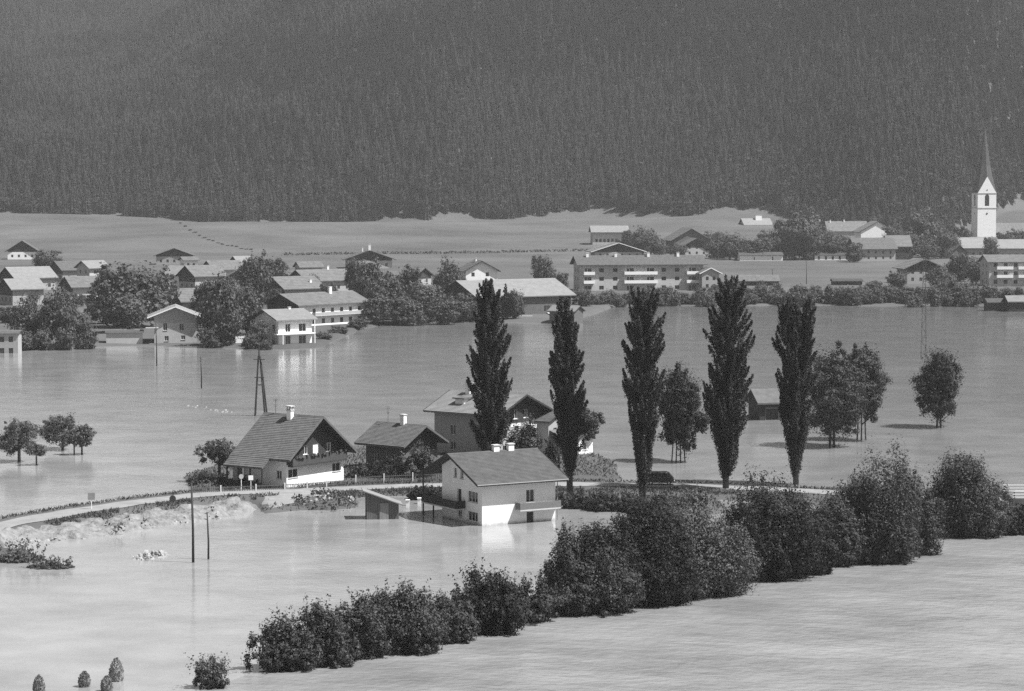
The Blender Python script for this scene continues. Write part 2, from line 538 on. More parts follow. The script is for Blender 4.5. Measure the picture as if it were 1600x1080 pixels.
tag(patch('rubble_bank', poly_world([(458, 786), (500, 779), (552, 780), (556, 792), (520, 799), (475, 798)]), 0.1, M_GROUND, step=0.5, hump=0.3, hs=2, edge=1.5, seed=4), kind='structure')

# ------------------------------------------------------------------ foliage
def rand_dirs(n, rng):
    v = rng.normal(size=(n, 3))
    return v / np.linalg.norm(v, axis=1)[:, None]

def tnormal(rng, shape, lim=1.9):
    return np.clip(rng.normal(size=shape), -lim, lim)

def leaf_quads(C, size, rng, up=0.0, aspect=0.85, N=None, loose=0.55):
    """rhombic leaf tufts at the points C"""
    n = len(C)
    a = rand_dirs(n, rng)
    a[:, 2] += up
    a /= np.linalg.norm(a, axis=1)[:, None]
    if N is not None:                            # leaves face outwards from the twig clump they grow on
        nn = N + loose * rand_dirs(n, rng)
        nn /= np.linalg.norm(nn, axis=1)[:, None] + 1e-9
        a = a - nn * np.sum(a * nn, axis=1)[:, None]
        a /= np.linalg.norm(a, axis=1)[:, None] + 1e-9
        b = np.cross(nn, a)
    else:
        b = np.cross(a, rand_dirs(n, rng))
    b /= np.linalg.norm(b, axis=1)[:, None] + 1e-9
    s = size * rng.uniform(0.6, 1.35, n)[:, None]
    V = np.stack([C - a * s * 0.5 + b * s * aspect * 0.5, C - a * s * 0.5 - b * s * aspect * 0.5, C + a * s * 0.6], 1).reshape(-1, 3)
    F = np.arange(3 * n).reshape(n, 3)
    return V, F

def blob_points(blobs, n, rng, clump=0.16, shell=0.55, nclump=26):
    """points in leaf clumps spread over the shells of ellipsoids (cx,cy,cz,rx,ry,rz)"""
    w = np.array([(b[3] * b[4] + b[3] * b[5] + b[4] * b[5]) for b in blobs]); w = w / w.sum()
    out = []; nrm = []
    for b, wi in zip(blobs, w):
        c = np.array(b[:3]); r = np.array(b[3:6])
        k = max(6, int(nclump * len(blobs) * wi))
        d = rand_dirs(k, rng)
        cc = d * rng.uniform(shell, 1.0, k)[:, None]
        m = int(n * wi)
        pick = rng.integers(0, k, m)
        off = tnormal(rng, (m, 3)) * clump * rng.uniform(0.6, 1.4, k)[pick][:, None]
        out.append(c + (cc[pick] + off) * r)
        q = off * r; q = q / (np.linalg.norm(q, axis=1)[:, None] + 1e-6)
        e = d[pick] / r; e = e / (np.linalg.norm(e, axis=1)[:, None] + 1e-6)
        nrm.append(q + 0.45 * e)
    N = np.concatenate(nrm)
    return np.concatenate(out), N / (np.linalg.norm(N, axis=1)[:, None] + 1e-6)

def shrub(name, label, px, base, top, wpx, mtl=None, seed=0, size=0.19, dens=1.0, upright=0.3, group=None, depth=0.8, zbase=None, lobes=7, cat='shrub'):
    """a dense waterside shrub standing at picture column px with its foot on row base"""
    rng = np.random.default_rng(1000 + seed)
    P = at(px, base); X, Y = P[0], P[1]
    s = scale_at(Y); w = wpx / s; h = zat(top, Y + 0.3 * w)
    g = gz(X, Y)
    Yc = Y + w * depth * 0.42
    root = empty(name, (X, Yc, min(g, gz(X, Yc))), 0, label, cat, group)
    zb = root.location.z
    blobs = []
    for i in range(lobes):
        f = (i + 0.5) / lobes
        a = rng.uniform(0, 2 * math.pi)
        rr = w * 0.26 * rng.uniform(0.3, 1.0)
        hz = h * rng.uniform(0.55, 1.0) if i else h
        rx = w * rng.uniform(0.24, 0.34); rz = hz * 0.52
        blobs.append((rr * math.cos(a), rr * depth * math.sin(a), hz * 0.5 - zb - 0.1, rx, rx * depth * 1.1, rz))
    for sgn in (-1, 1):
        blobs.append((sgn * w * 0.33, rng.uniform(-.1, .1) * w, h * 0.30 - zb, w * 0.22, w * 0.3 * depth, h * 0.36))
    for q in range(4):
        blobs.append((rng.uniform(-.33, .33) * w, -w * .2 * depth, h * .2 - zb, w * .2, w * .2, h * .26))
    area = w * h * 2.2 + w * w * 0.8
    n = int(area * 105 * dens * (0.3 / size) ** 2 * 0.8)
    n = int(np.clip(n, 2500, 60000))
    C, NN = blob_points(blobs, n, rng, clump=0.135, shell=0.62, nclump=max(14, int(area / 4.5)))
    # upright shoots breaking the outline
    k = int(20 + w * 7)
    sh = []
    for i in range(k):
        b = blobs[rng.integers(0, len(blobs))]
        d = rand_dirs(1, rng)[0]; d[2] = abs(d[2]) * 1.3; d /= np.linalg.norm(d)
        p0 = np.array(b[:3]) + d * np.array(b[3:6]) * 0.9
        L = rng.uniform(0.4, 1.1) * (0.6 + upright * 2)
        t = rng.uniform(0, 1, 14)[:, None]
        sh.append(p0 + t * L * np.array([d[0] * 0.5, d[1] * 0.5, 0.8]) + tnormal(rng, (14, 3)) * 0.09)
    C = np.concatenate([C] + sh); NN = np.concatenate([NN, rand_dirs(len(C) - len(NN), rng)])
    ok = C[:, 2] + zb > -0.15
    C, NN = C[ok], NN[ok]
    V, F = leaf_quads(C, size, rng, up=upright, N=NN)
    link_mesh('foliage', np_mesh('foliage', V, F, mtl or M_LEAF), root)
    mb = MB()
    for i in range(5):
        a = rng.uniform(0, 6.28); e = w * 0.22
        mb.tube([(0.15 * math.cos(a), 0.15 * math.sin(a), -0.2), (e * .6 * math.cos(a), e * .6 * depth * math.sin(a), h * .3 - zb), (e * math.cos(a), e * depth * math.sin(a), h * .7 - zb)], [0.09, 0.06, 0.02], 5)
    mb.build('stem', M_TRUNK, parent=root)
    return root

def poplar(label, px, base, top, wl, wr, seed, forks=1, trunk=0.03, zb=None, tilt=0.0, shape=None):
    """Lombardy poplar: steep plumes round a trunk; wl/wr = crown half widths in picture px"""
    rng = np.random.default_rng(2000 + seed)
    P = at(px, base); X, Y = P[0], P[1]
    s = scale_at(Y); h = zat(top, Y); g = gz(X, Y)
    wl, wr = 1.2 * wl / s, 1.2 * wr / s
    root = empty('poplar_tree', (X, Y, g), 0, label, 'tree', 'row of poplars along the road')
    H = h - g
    mb = MB()
    mb.tube([(0, 0, -0.3), (tilt * 0.2, 0, H * .2), (tilt * .5, 0, H * .5), (tilt * .9, 0, H * .9)], [0.42, 0.34, 0.2, 0.05], 9)
    pts = []; nrms = []; limbs = MB()
    nb = 230
    for i in range(nb):
        f = trunk + (0.90 - trunk) * (i / nb) ** 0.95
        z0 = f * H
        a = rng.uniform(0, 2 * math.pi)
        prof = float(np.interp(f, [q[0] for q in shape], [q[1] for q in shape]))     # crown radius against height
        side = wr if math.cos(a) > 0 else wl
        R = max(0.25, prof * side * (rng.uniform(0.62, 0.95) if i % 3 else rng.uniform(.05, .5)))
        L = rng.uniform(0.11, 0.24) * H * (1 - 0.5 * f)
        L = min(L, H * 1.0 - z0)
        fork = 0.0
        if forks == 2 and f > 0.45:
            fork = (0.5 if rng.random() < 0.55 else -0.55) * min(wl, wr) * (f - .3) * 1.4
        p0 = np.array([tilt * f + fork, 0, z0])
        p1 = p0 + np.array([math.cos(a) * R * 0.75, math.sin(a) * R * 0.75, L * 0.45])
        p2 = p0 + np.array([math.cos(a) * R, math.sin(a) * R, L])
        if i % 5 == 0:
            limbs.tube([tuple(p0), tuple(p1), tuple(p2)], [0.09, 0.05, 0.015], 4)
        m = int(90 + 75 * L)
        t = rng.uniform(0.12, 1.0, m)[:, None]
        q = (1 - t) ** 2 * p0 + 2 * t * (1 - t) * p1 + t * t * p2
        thick = (0.06 + 0.24 * np.sin(np.pi * np.clip(t * 0.9 + 0.1, 0, 1))) * (0.7 + 0.3 * (1 - f))
        off = tnormal(rng, (m, 3)) * thick * np.array([0.85, 0.85, 1.2])
        pts.append(q + off); nr = off * np.array([1, 1, .4]); nrms.append(nr / (np.linalg.norm(nr, axis=1)[:, None] + 1e-6))
    # leading shoots
    for k in range(2 * forks):
        off = 0 if forks == 1 else (0.5 if k % 2 else -0.55) * min(wl, wr) * 0.85
        zt = H * rng.uniform(0.93, 1.0)
        t = rng.uniform(0, 1, 260)[:, None]
        pts.append(np.array([tilt + off, 0, 0]) + np.concatenate([rng.normal(size=(260, 2)) * (0.45 * (1 - t) + .08), H * 0.78 + t * (zt - H * .78)], 1))
    C = np.concatenate(pts); NN = np.concatenate(nrms); NN = np.concatenate([NN, rand_dirs(len(C) - len(NN), rng)])
    V, F = leaf_quads(C, 0.24, rng, up=1.0, aspect=0.7, N=NN)
    link_mesh('crown', np_mesh('crown', V, F, M_LEAF_P), root)
    tr = mb.build('trunk', M_TRUNK, parent=root, smooth=True)
    limbs.build('limbs', M_TRUNK, parent=tr)
    return root

def broadleaf(name, label, px, base, top, wpx, crown0, mtl, seed, size=0.24, dens=1.0, lobes=18, core=True, group=None, stems=1, shape='round', zb=None, n_max=34000):
    """free-standing tree; crown0 = picture row of the crown's lower edge"""
    rng = np.random.default_rng(3000 + seed)
    P = at(px, base); X, Y = P[0], P[1]
    s = scale_at(Y); w = 1.22 * wpx / s; h = zat(top, Y); c0 = zat(crown0, Y); g = gz(X, Y)
    root = empty(name, (X, Y, g), 0, label, 'tree', group)
    hc = h - c0
    blobs = []
    L = lobes
    for i in range(L):
        f = (i + .5) / L
        z = c0 + hc * (0.14 + 0.72 * f)
        if shape == 'round': pr = math.sin(math.pi * min(.96, 0.16 + 0.74 * f)) ** 0.7
        elif shape == 'cone': pr = 1.05 - 0.8 * f if f > .2 else 0.75 + f
        else: pr = math.sin(math.pi * (0.22 + 0.72 * f)) ** 0.8
        a = rng.uniform(0, 6.28); rr = w * 0.30 * pr * rng.uniform(0.4, 1.1)
        r = w * 0.22 * pr * rng.uniform(0.8, 1.2) + 0.15
        blobs.append((rr * math.cos(a), rr * math.sin(a), z - g, r, r, max(hc * 0.13, r * 0.75)))
    if core: blobs.append((0, 0, c0 + hc * .48 - g, w * .36, w * .36, hc * .44))
    n = int(np.clip((w * hc * 2.5) * 110 * dens * (0.3 / size) ** 2, 1200, n_max))
    C, NN = blob_points(blobs, n, rng, clump=0.16, shell=0.5, nclump=14)
    V, F = leaf_quads(C, size, rng, up=0.2, N=NN)
    link_mesh('crown', np_mesh('crown', V, F, mtl), root)
    mb = MB()
    for k in range(stems):
        o = (k - (stems - 1) / 2) * 0.7
        mb.tube([(o, 0, -0.3), (o * .8, 0, c0 - g), (o * .4, 0.1, c0 + hc * .5 - g), (0, 0, h - hc * .12 - g)], [(0.05 * w * .5 + .06) / stems ** .6, (0.04 * w * .5 + .05) / stems ** .6, 0.03 * w * .5 / stems + .02, 0.015], 7)
    for k in range(7):
        a = rng.uniform(0, 6.28); z0 = c0 + hc * rng.uniform(-.02, .35)
        mb.tube([(0, 0, z0 - g), (w * .2 * math.cos(a), w * .2 * math.sin(a), z0 + hc * .12 - g), (w * .38 * math.cos(a), w * .38 * math.sin(a), z0 + hc * .3 - g)], [0.07, 0.045, 0.015], 5)
    mb.build('trunk', M_TRUNK, parent=root, smooth=True)
    return root

def fruit(*a, **k):
    a = list(a); a[7] = M_LEAF_L
    return broadleaf(*a, dens=.42, size=.19, lobes=11, core=False, **k)

# ------------------------------------------------------------------ houses
def clip_below(poly, f):                         # keep v <= f(u); poly list of (u, v)
    out = []
    for i in range(len(poly)):
        p, q = poly[i], poly[(i + 1) % len(poly)]
        dp, dq = f(p[0]) - p[1], f(q[0]) - q[1]
        if dp >= -1e-6: out.append(p)
        if (dp > 1e-6 and dq < -1e-6) or (dp < -1e-6 and dq > 1e-6):
            t = dp / (dp - dq)
            out.append((p[0] + t * (q[0] - p[0]), p[1] + t * (q[1] - p[1])))
    return out

def facade(mb, to3, u0, u1, z0, top, brk, holes, depth=0.16, split=None, mi=(0, 1)):
    """wall face with real openings; to3(u, z, inward) -> point; top(u) upper edge; split: height above which material 1"""
    us = sorted(set([u0, u1] + list(brk) + [h[0] for h in holes] + [h[1] for h in holes]))
    us = [u for u in us if u0 - 1e-6 <= u <= u1 + 1e-6]
    zt = max(top(u) for u in us)
    zs = sorted(set([z0, zt] + [h[2] for h in holes] + [h[3] for h in holes] + ([split] if split else [])))
    for a, b in zip(us[:-1], us[1:]):
        for c, d in zip(zs[:-1], zs[1:]):
            if any(h[0] <= (a + b) / 2 <= h[1] and h[2] <= (c + d) / 2 <= h[3] for h in holes): continue
            p = clip_below([(a, c), (b, c), (b, d), (a, d)], top)
            if len(p) >= 3:
                m = mi[1] if split and c >= split - 1e-6 else mi[0]
                mb.add([to3(u, v, 0) for u, v in p], [tuple(range(len(p)))], m)
    for h in holes:
        a, b, c, d = h[:4]
        e = [(a, c), (b, c), (b, d), (a, d)]
        for i in range(4):
            p, q = e[i], e[(i + 1) % 4]
            mb.add([to3(*p, 0), to3(*q, 0), to3(*q, depth), to3(*p, depth)], [(0, 1, 2, 3)], mi[0])

def window_part(root, to3, h, near, depth=0.16, kind='window', fm=None):
    a, b, c, d = h[:4]
    if near:
        fr = MB(); t = 0.05
        dd = depth - 0.05
        def bar(u0, u1, z0, z1):
            P = [to3(u0, z0, dd), to3(u1, z0, dd), to3(u1, z1, dd), to3(u0, z1, dd)]
            Q = [to3(u0, z0, dd + .05), to3(u1, z0, dd + .05), to3(u1, z1, dd + .05), to3(u0, z1, dd + .05)]
            fr.hexa(P, Q)
        bar(a, b, c, c + t); bar(a, b, d - t, d); bar(a, a + t, c + t, d - t); bar(b - t, b, c + t, d - t)
        if kind == 'window':
            k = max(2, int(round((b - a) / 0.8)))
            for i in range(1, k):
                u = a + (b - a) * i / k
                bar(u - t * .45, u + t * .45, c + t, d - t)
        w = fr.build(kind, fm or M_PAINT, parent=root)
        g = MB(); g.add([to3(a, c, depth), to3(b, c, depth), to3(b, d, depth), to3(a, d, depth)], [(0, 1, 2, 3)])
        g.build('pane', M_GLASS if kind == 'window' else M_WOOD, parent=w)
        if kind == 'window':
            s = MB()
            P = [to3(a - .06, c - .07, -.08), to3(b + .06, c - .07, -.08), to3(b + .06, c - .07, 0.0), to3(a - .06, c - .07, 0.0)]
            Q = [to3(a - .06, c - .01, -.08), to3(b + .06, c - .01, -.08), to3(b + .06, c - .01, 0.0), to3(a - .06, c - .01, 0.0)]
            s.hexa(P, Q); s.build('sill', M_CONC, parent=w)
    else:
        g = MB(); g.add([to3(a, c, depth), to3(b, c, depth), to3(b, d, depth), to3(a, d, depth)], [(0, 1, 2, 3)])
        m = (a + b) / 2; f = 0.06
        if b - a > 0.7:
            g.add([to3(m - f, c, depth - .03), to3(m + f, c, depth - .03), to3(m + f, d, depth - .03), to3(m - f, d, depth - .03)], [(0, 1, 2, 3)], 1)
        g.build(kind, M_GLASS, M_WOOD2, parent=root)

class House:
    """gabled house. (X,Y) near corner, a = ridge direction (angle th), b across (hand * rot90(a));
    visible long side t = 0, visible gable s = 0; ze / zr = heights of the eave tip and of the ridge above water"""
    def __init__(self, name, label, X, Y, th, W, L, ze, zr, hand=1, ova=1.0, ovb=0.9, wall=None, roof=None, gable=None, split=None,
                 side=(), gab=(), side2=(), near=False, courses=14, zb=None, wallW=None, cat='house', group=None, thick=0.22, barge=None, ova2=None, open_front=False, boardside=False):
        self.W, self.L, self.hand = W, L, hand
        g = min(gz(X, Y), 0.0) - 0.3 if zb is None else zb
        self.g = g
        self.root = empty(name, (X, Y, g), th, label, cat, group)
        wall = wall or M_PLASTER; roof = roof or M_TILE; gable = gable or M_WOOD
        ova2 = ova if ova2 is None else ova2
        tan = (zr - ze) / (W / 2 + ovb)
        self.tan, self.ze, self.zr, self.ovb = tan, ze, zr, ovb
        nz = math.cos(math.atan(tan)); 
        vth = thick / nz
        zw = lambda t: (ze + tan * (ovb + (t if t <= W / 2 else W - t))) - vth - 0.01
        wW = wallW or W
        h = hand
        def P(s, t, z): return (s, t * h, z - g)
        self.P = P
        wm = MB()
        z0 = g - 0.1 + 0.1
        near_d = 0.16 if near else 0.12
        self.to_side = lambda u, z, d: P(u, d, z)
        self.to_gab = lambda u, z, d: P(d, u, z)
        self.to_back = lambda u, z, d: P(u, wW - d, z)
        self.to_far = lambda u, z, d: P(L - d, u, z)
        sideh = [x[:4] for x in side]; gabh = [x[:4] for x in gab]
        facade(wm, self.to_side, 0, L, g, lambda u: zw(0), (), sideh, near_d, split=(1.0 if False else split) if boardside else None)
        facade(wm, self.to_gab, 0, wW, g, zw, (W / 2,), gabh, near_d, split=split)
        facade(wm, self.to_back, 0, L, g, lambda u: zw(wW), (), [x[:4] for x in side2], near_d)
        facade(wm, self.to_far, 0, wW, g, zw, (W / 2,), [], near_d, split=split)
        self.wall = wm.build('wall', wall, gable, parent=self.root)
        for x in side: window_part(self.root, self.to_side, x, near, near_d, x[4] if len(x) > 4 else 'window')
        for x in gab: window_part(self.root, self.to_gab, x, near, near_d, x[4] if len(x) > 4 else 'window')
        for x in side2: window_part(self.root, self.to_back, x, near, near_d, x[4] if len(x) > 4 else 'window')
        # roof: two slopes laid in courses, each course lapping the one below
        rm = MB()
        for sgn in (0, 1):
            prof = []
            for i in range(courses):
                f0, f1 = i / courses, (i + 1) / courses
                lap = 0.05 if near else 0.06
                prof.append((f0, 0.0)); prof.append((f1, lap))
            def Q(f, n, s):
                t = W / 2 - f * (W / 2 + ovb)
                z = zr - f * (zr - ze) + n
                return P(s, t if sgn == 0 else W - t, z)
            for i in range(len(prof) - 1):
                (f0, n0), (f1, n1) = prof[i], prof[i + 1]
                rm.add([Q(f0, n0, -ova), Q(f0, n0, L + ova2), Q(f1, n1, L + ova2), Q(f1, n1, -ova)], [(0, 1, 2, 3)])
            A = [Q(0, -vth, -ova), Q(0, -vth, L + ova2), Q(1, -vth, L + ova2), Q(1, -vth, -ova)]
            rm.add(A, [(0, 1, 2, 3)], 1)
            e = prof[-1]
            rm.add([Q(1, e[1], -ova), Q(1, e[1], L + ova2), Q(1, -vth, L + ova2), Q(1, -vth, -ova)], [(0, 1, 2, 3)])
            for s in (-ova, L + ova2):
                rm.add([Q(0, 0, s), Q(1, 0.05, s), Q(1, -vth, s), Q(0, -vth, s)], [(0, 1, 2, 3)], 1)
        me = bpy.data.meshes.new('roof')
        me.from_pydata(rm.v, [], rm.f)
        me.materials.append(roof); me.materials.append(M_WOOD)
        for p, i in zip(me.polygons, rm.m): p.material_index = i
        self.roof = link_mesh('roof', me, self.root)
        # ridge cap
        rc = MB()
        rc.hexa([P(-ova, W / 2 - .16, zr - .08), P(L + ova2, W / 2 - .16, zr - .08), P(L + ova2, W / 2 + .16, zr - .08), P(-ova, W / 2 + .16, zr - .08)],
                [P(-ova, W / 2 - .05, zr + .07), P(L + ova2, W / 2 - .05, zr + .07), P(L + ova2, W / 2 + .05, zr + .07), P(-ova, W / 2 + .05, zr + .07)])
        rc.build('ridge_cap', roof, parent=self.roof)
        if barge:
            for s in (-ova - 0.03, L + ova2 + 0.03):
                for sgn in (0, 1):
                    b = MB()
                    t0, t1 = W / 2, (-ovb - .02)
                    if sgn: t1 = W + ovb + .02
                    b.beam(P(s, t0, zr - .06), P(s, t1, ze - .06), 0.05, 0.26)
                    b.build('bargeboard', barge, parent=self.roof)
    def zroof(self, t):
        t = min(t, self.W - t)
        return self.ze + self.tan * (self.ovb + t)
    def chimney(self, s, t, h=1.0, w=0.7, d=0.5, m=None, cap=True, hood=False):
        z = self.zroof(t); g = self.g
        mb = MB(); x, y = s, t * self.hand
        c = MB()
        mb.box(x - w / 2, x + w / 2, y - d / 2, y + d / 2, z - 0.6 - g, z + h - g)
        o = mb.build('chimney', m or M_PLASTER, parent=self.roof)
        if hood:
            for dx in (-1, 1):
                for dy in (-1, 1):
                    c.box(x + dx * (w / 2 - .07) - .06, x + dx * (w / 2 - .07) + .06, y + dy * (d / 2 - .07) - .06, y + dy * (d / 2 - .07) + .06, z + h - g, z + h + .4 - g)
            c.box(x - w / 2 - .14, x + w / 2 + .14, y - d / 2 - .14, y + d / 2 + .14, z + h + .4 - g, z + h + .5 - g)
        c.box(x - w / 2 - .08, x + w / 2 + .08, y - d / 2 - .08, y + d / 2 + .08, z + h - .12 - g, z + h + .005 - g)
        c.build('chimney_cap', M_CONC, parent=self.roof)
    def antenna(self, s, t, h=2.0):
        z = self.zroof(t) - self.g; y = t * self.hand
        mb = MB()
        mb.tube([(s, y, z - .3), (s, y, z + h)], [0.035, 0.025], 6)
        for k, zz in enumerate((h - .05, h - .25, h - .8, h - 1.0)):
            mb.beam((s - .45 + .08 * k, y, z + zz), (s + .45 - .08 * k, y, z + zz), .03, .03)
        mb.build('antenna', M_DARKMETAL, parent=self.root)
    def boxpart(self, name, s0, s1, t0, t1, z0, z1, m, parent=None):
        mb = MB()
        ya, yb = sorted((t0 * self.hand, t1 * self.hand))
        mb.box(s0, s1, ya, yb, z0 - self.g, z1 - self.g)
        return mb.build(name, m, parent=parent or self.root)
    def balcony(self, s0, s1, t0, t1, z, h, m, slab=None, sides=('front',), edge='side', name='balcony'):
        """edge 'side': projects from the long wall (t0 < 0); 'gable': projects from the gable (s0 < 0)"""
        b = self.boxpart(name, s0, s1, t0, t1, z - .16, z, slab or M_CONC)
        def rail(a0, a1, c0, c1): return self.boxpart('parapet', a0, a1, c0, c1, z, z + h, m, parent=b)
        if edge == 'side':
            rail(s0, s1, t0, t0 + .07); rail(s0, s0 + .07, t0 + .072, min(t1, -.005)); rail(s1 - .07, s1, t0 + .072, min(t1, -.005))
        else:
            rail(s0, s0 + .07, t0, t1); rail(s0 + .072, min(s1, -.005), t0, t0 + .07); rail(s0 + .072, min(s1, -.005), t1 - .07, t1)
        return b

def grid_holes(u0, u1, n, z0, rows, dz, w=1.0, h=1.2):
    out = []
    for r in range(rows):
        for i in range(n):
            c = u0 + (u1 - u0) * (i + .5) / n
            out.append((c - w / 2, c + w / 2, z0 + r * dz, z0 + r * dz + h))
    return out

# ================================================================== the houses in the flood
# white house standing in the water
H1 = House('flooded_house', 'white plastered house standing in the flood with two chimneys on its ridge', -3.43, 291.10, 0.5343, 12.01, 9.85, 4.89, 7.80, hand=1, ova=1.2, ovb=1.0,
           wall=M_FLOODWALL, roof=M_TILE_W, near=True, courses=24, zb=-1.3, wallW=9.4, barge=M_WOOD, gable=M_PLASTER,
           side=[(5.9, 7.0, 2.35, 3.8), (5.95, 6.95, -0.8, 1.25, 'door')],
           gab=[(1.0, 3.3, 2.5, 3.75), (4.8, 5.8, 2.0, 3.75, 'door'), (4.3, 5.05, 4.95, 6.0), (5.85, 6.6, 4.95, 6.1), (1.0, 3.3, 0.3, 1.4), (4.65, 5.65, 0.4, 1.4)])
H1.chimney(5.3, 6.0, 0.75, .75, .55); H1.chimney(7.3, 6.0, 0.8, .75, .55)
H1.balcony(4.45, 9.95, -1.1, -0.005, 1.65, 0.78, mat('honey_wood', .13, .8, .2, 2.0, stretch=(1, 1, 6)), edge='side')
H1.balcony(-1.3, -0.005, 3.85, 12.0, 1.6, 0.9, M_WOOD, edge='gable', name='terrace')
H1.boxpart('terrace_post', -1.25, -1.11, 9.3, 9.44, -1.3, 1.6, M_WOOD)
H1.boxpart('terrace_post', -1.25, -1.11, 11.8, 11.94, -1.3, 5.0, M_WOOD)
H1.boxpart('terrace_post', 2.5, 2.64, 11.8, 11.94, -1.3, 5.0, M_WOOD)
pm = MB(); pm.tube([(9.9, -0.35, 6.0), (10.05, -0.12, 5.6), (10.05, -0.12, 0.2)], [.06, .06, .06], 8); pm.build('downpipe', M_METAL, parent=H1.root)
gm = MB(); gm.tube([H1.P(-1.2, -1.05, 4.82), H1.P(11.0, -1.05, 4.82)], [.07, .07], 8); gm.build('gutter', M_METAL, parent=H1.root)

# chalet on the road
H2 = House('chalet', 'large tiled chalet with dark wooden gable balcony beside the road', -28.55, 322.34, 2.5312, 11.52, 7.16, 4.26, 9.26, hand=-1, ova=1.35, ovb=1.0,
           wall=M_PLASTER, roof=M_TILE, near=True, courses=26, zb=0.1, split=3.45, barge=M_WOOD2, gable=M_WOOD,
           side=[(0.8, 1.7, 1.6, 2.7)],
           gab=[(0.35, 2.3, 1.75, 2.85), (9.2, 10.9, 1.75, 2.85), (5.3, 6.4, 3.9, 5.7), (7.9, 8.9, 4.5, 5.6), (3.3, 4.2, 4.5, 5.6)])
H2.chimney(3.7, 5.2, 1.1, .7, .6, hood=True)
H2.antenna(6.6, 5.76, 1.9)
bz = 3.35
H2.balcony(-.8, -0.005, 0.3, 11.3, bz, 0.95, mat('brown_wood', .05, .8, .3, 3.0, stretch=(1, 1, .3)), slab=M_WOOD, edge='gable')
# lower roof over the veranda, running on from the main slope
vr = MB()
for i in range(5):
    t0, t1 = -1.0 - i * .28, -1.0 - (i + 1) * .28
    z0, z1 = 4.26 - .74 * i * .28 - .02, 4.26 - .74 * (i + 1) * .28 + .03
    vr.hexa([H2.P(2.0, t0, z0 - .2), H2.P(8.51, t0, z0 - .2), H2.P(8.51, t1, z1 - .25), H2.P(2.0, t1, z1 - .25)],
            [H2.P(2.0, t0, z0), H2.P(8.51, t0, z0), H2.P(8.51, t1, z1), H2.P(2.0, t1, z1)])
vr.build('veranda_roof', M_TILE, parent=H2.root)
for s in (2.3, 4.3, 6.3, 8.2):
    H2.boxpart('veranda_post', s - .08, s + .08, -2.1, -1.94, 0.1, 3.25, M_WOOD)
H2.boxpart('veranda_rail', 2.3, 8.2, -2.06, -2.0, 0.35, 1.25, M_WOOD)
H2.boxpart('veranda_wall', 7.32, 8.2, -0.9, -0.02, 0.1, 3.6, M_PLASTER2)
curt = MB(); curt.add([H2.to_gab(5.37, 3.98, .1), H2.to_gab(6.33, 3.98, .1), H2.to_gab(6.33, 5.63, .1), H2.to_gab(5.37, 5.63, .1)], [(0, 1, 2, 3)])
curt.build('curtain', M_PAINT, parent=H2.root)
fb = MB()
for k in range(40):
    x = random.uniform(0.6, 11.0)
    p = H2.P(-.85 + random.uniform(-.1, .1), x, bz + .95 + random.uniform(0, .2)); r = random.uniform(.08, .16)
    fb.box(p[0] - r, p[0] + r, p[1] - r, p[1] + r, p[2] - r * .5, p[2] + r)
o = fb.build('balcony_flowers', M_LEAF_L, parent=H2.root); o['kind'] = 'stuff'

# small dark house
H3 = House('cottage', 'small dark timber house with a single chimney overgrown at its gable', -14.72, 341.55, 2.4486, 7.08, 6.63, 3.88, 6.42, hand=-1, ova=1.2, ovb=1.0,
           wall=M_WOOD2, roof=M_TILE, near=True, courses=18, zb=0.1, split=2.9, barge=M_WOOD2, gable=M_WOOD,
           side=[(1.0, 2.0, 1.5, 2.6), (4.2, 5.2, 1.5, 2.6)], gab=[(1.2, 2.2, 1.2, 2.4), (4.6, 5.6, 1.2, 2.4)])
H3.chimney(3.0, 3.54, 1.3, .7, .6)
H3.antenna(5.8, 3.54, 2.2)

# big house behind the first poplar
H4 = House('farmhouse', 'tall grey plastered house with wooden gable half hidden behind a poplar', -2.01, 358.55, 2.4884, 10.40, 11.47, 6.48, 9.03, hand=-1, ova=1.2, ovb=1.0,
           wall=M_PLASTER2, roof=M_TILE_L, near=True, courses=18, zb=0.1, split=5.0, barge=M_WOOD, gable=M_WOOD,
           side=[(7.6, 8.6, 3.2, 4.6), (3.0, 4.0, 3.2, 4.6), (7.6, 8.6, 1.0, 2.2)],
           gab=[(3.6, 4.6, 5.6, 6.9), (6.0, 7.0, 5.6, 6.8), (1.2, 2.2, 2.9, 4.2), (8.0, 9.0, 2.9, 4.2), (1.2, 2.2, 0.8, 2.0)])
H4.chimney(8.8, 4.6, 1.6, .8, .7)
H4.boxpart('dormer', 7.2, 8.8, 1.4, 3.2, 7.2, 8.2, M_PLASTER)
H4.boxpart('dormer_roof', 6.9, 9.1, 1.1, 3.4, 8.2, 8.35, M_TILE_D)
H4.boxpart('signboard', -.05, -.005, 3.0, 5.2, 4.45, 4.9, M_PAINT)
H4.boxpart('stair_wall', -0.9, -0.005, 6.6, 7.9, 0.1, 4.6, M_PLASTER)
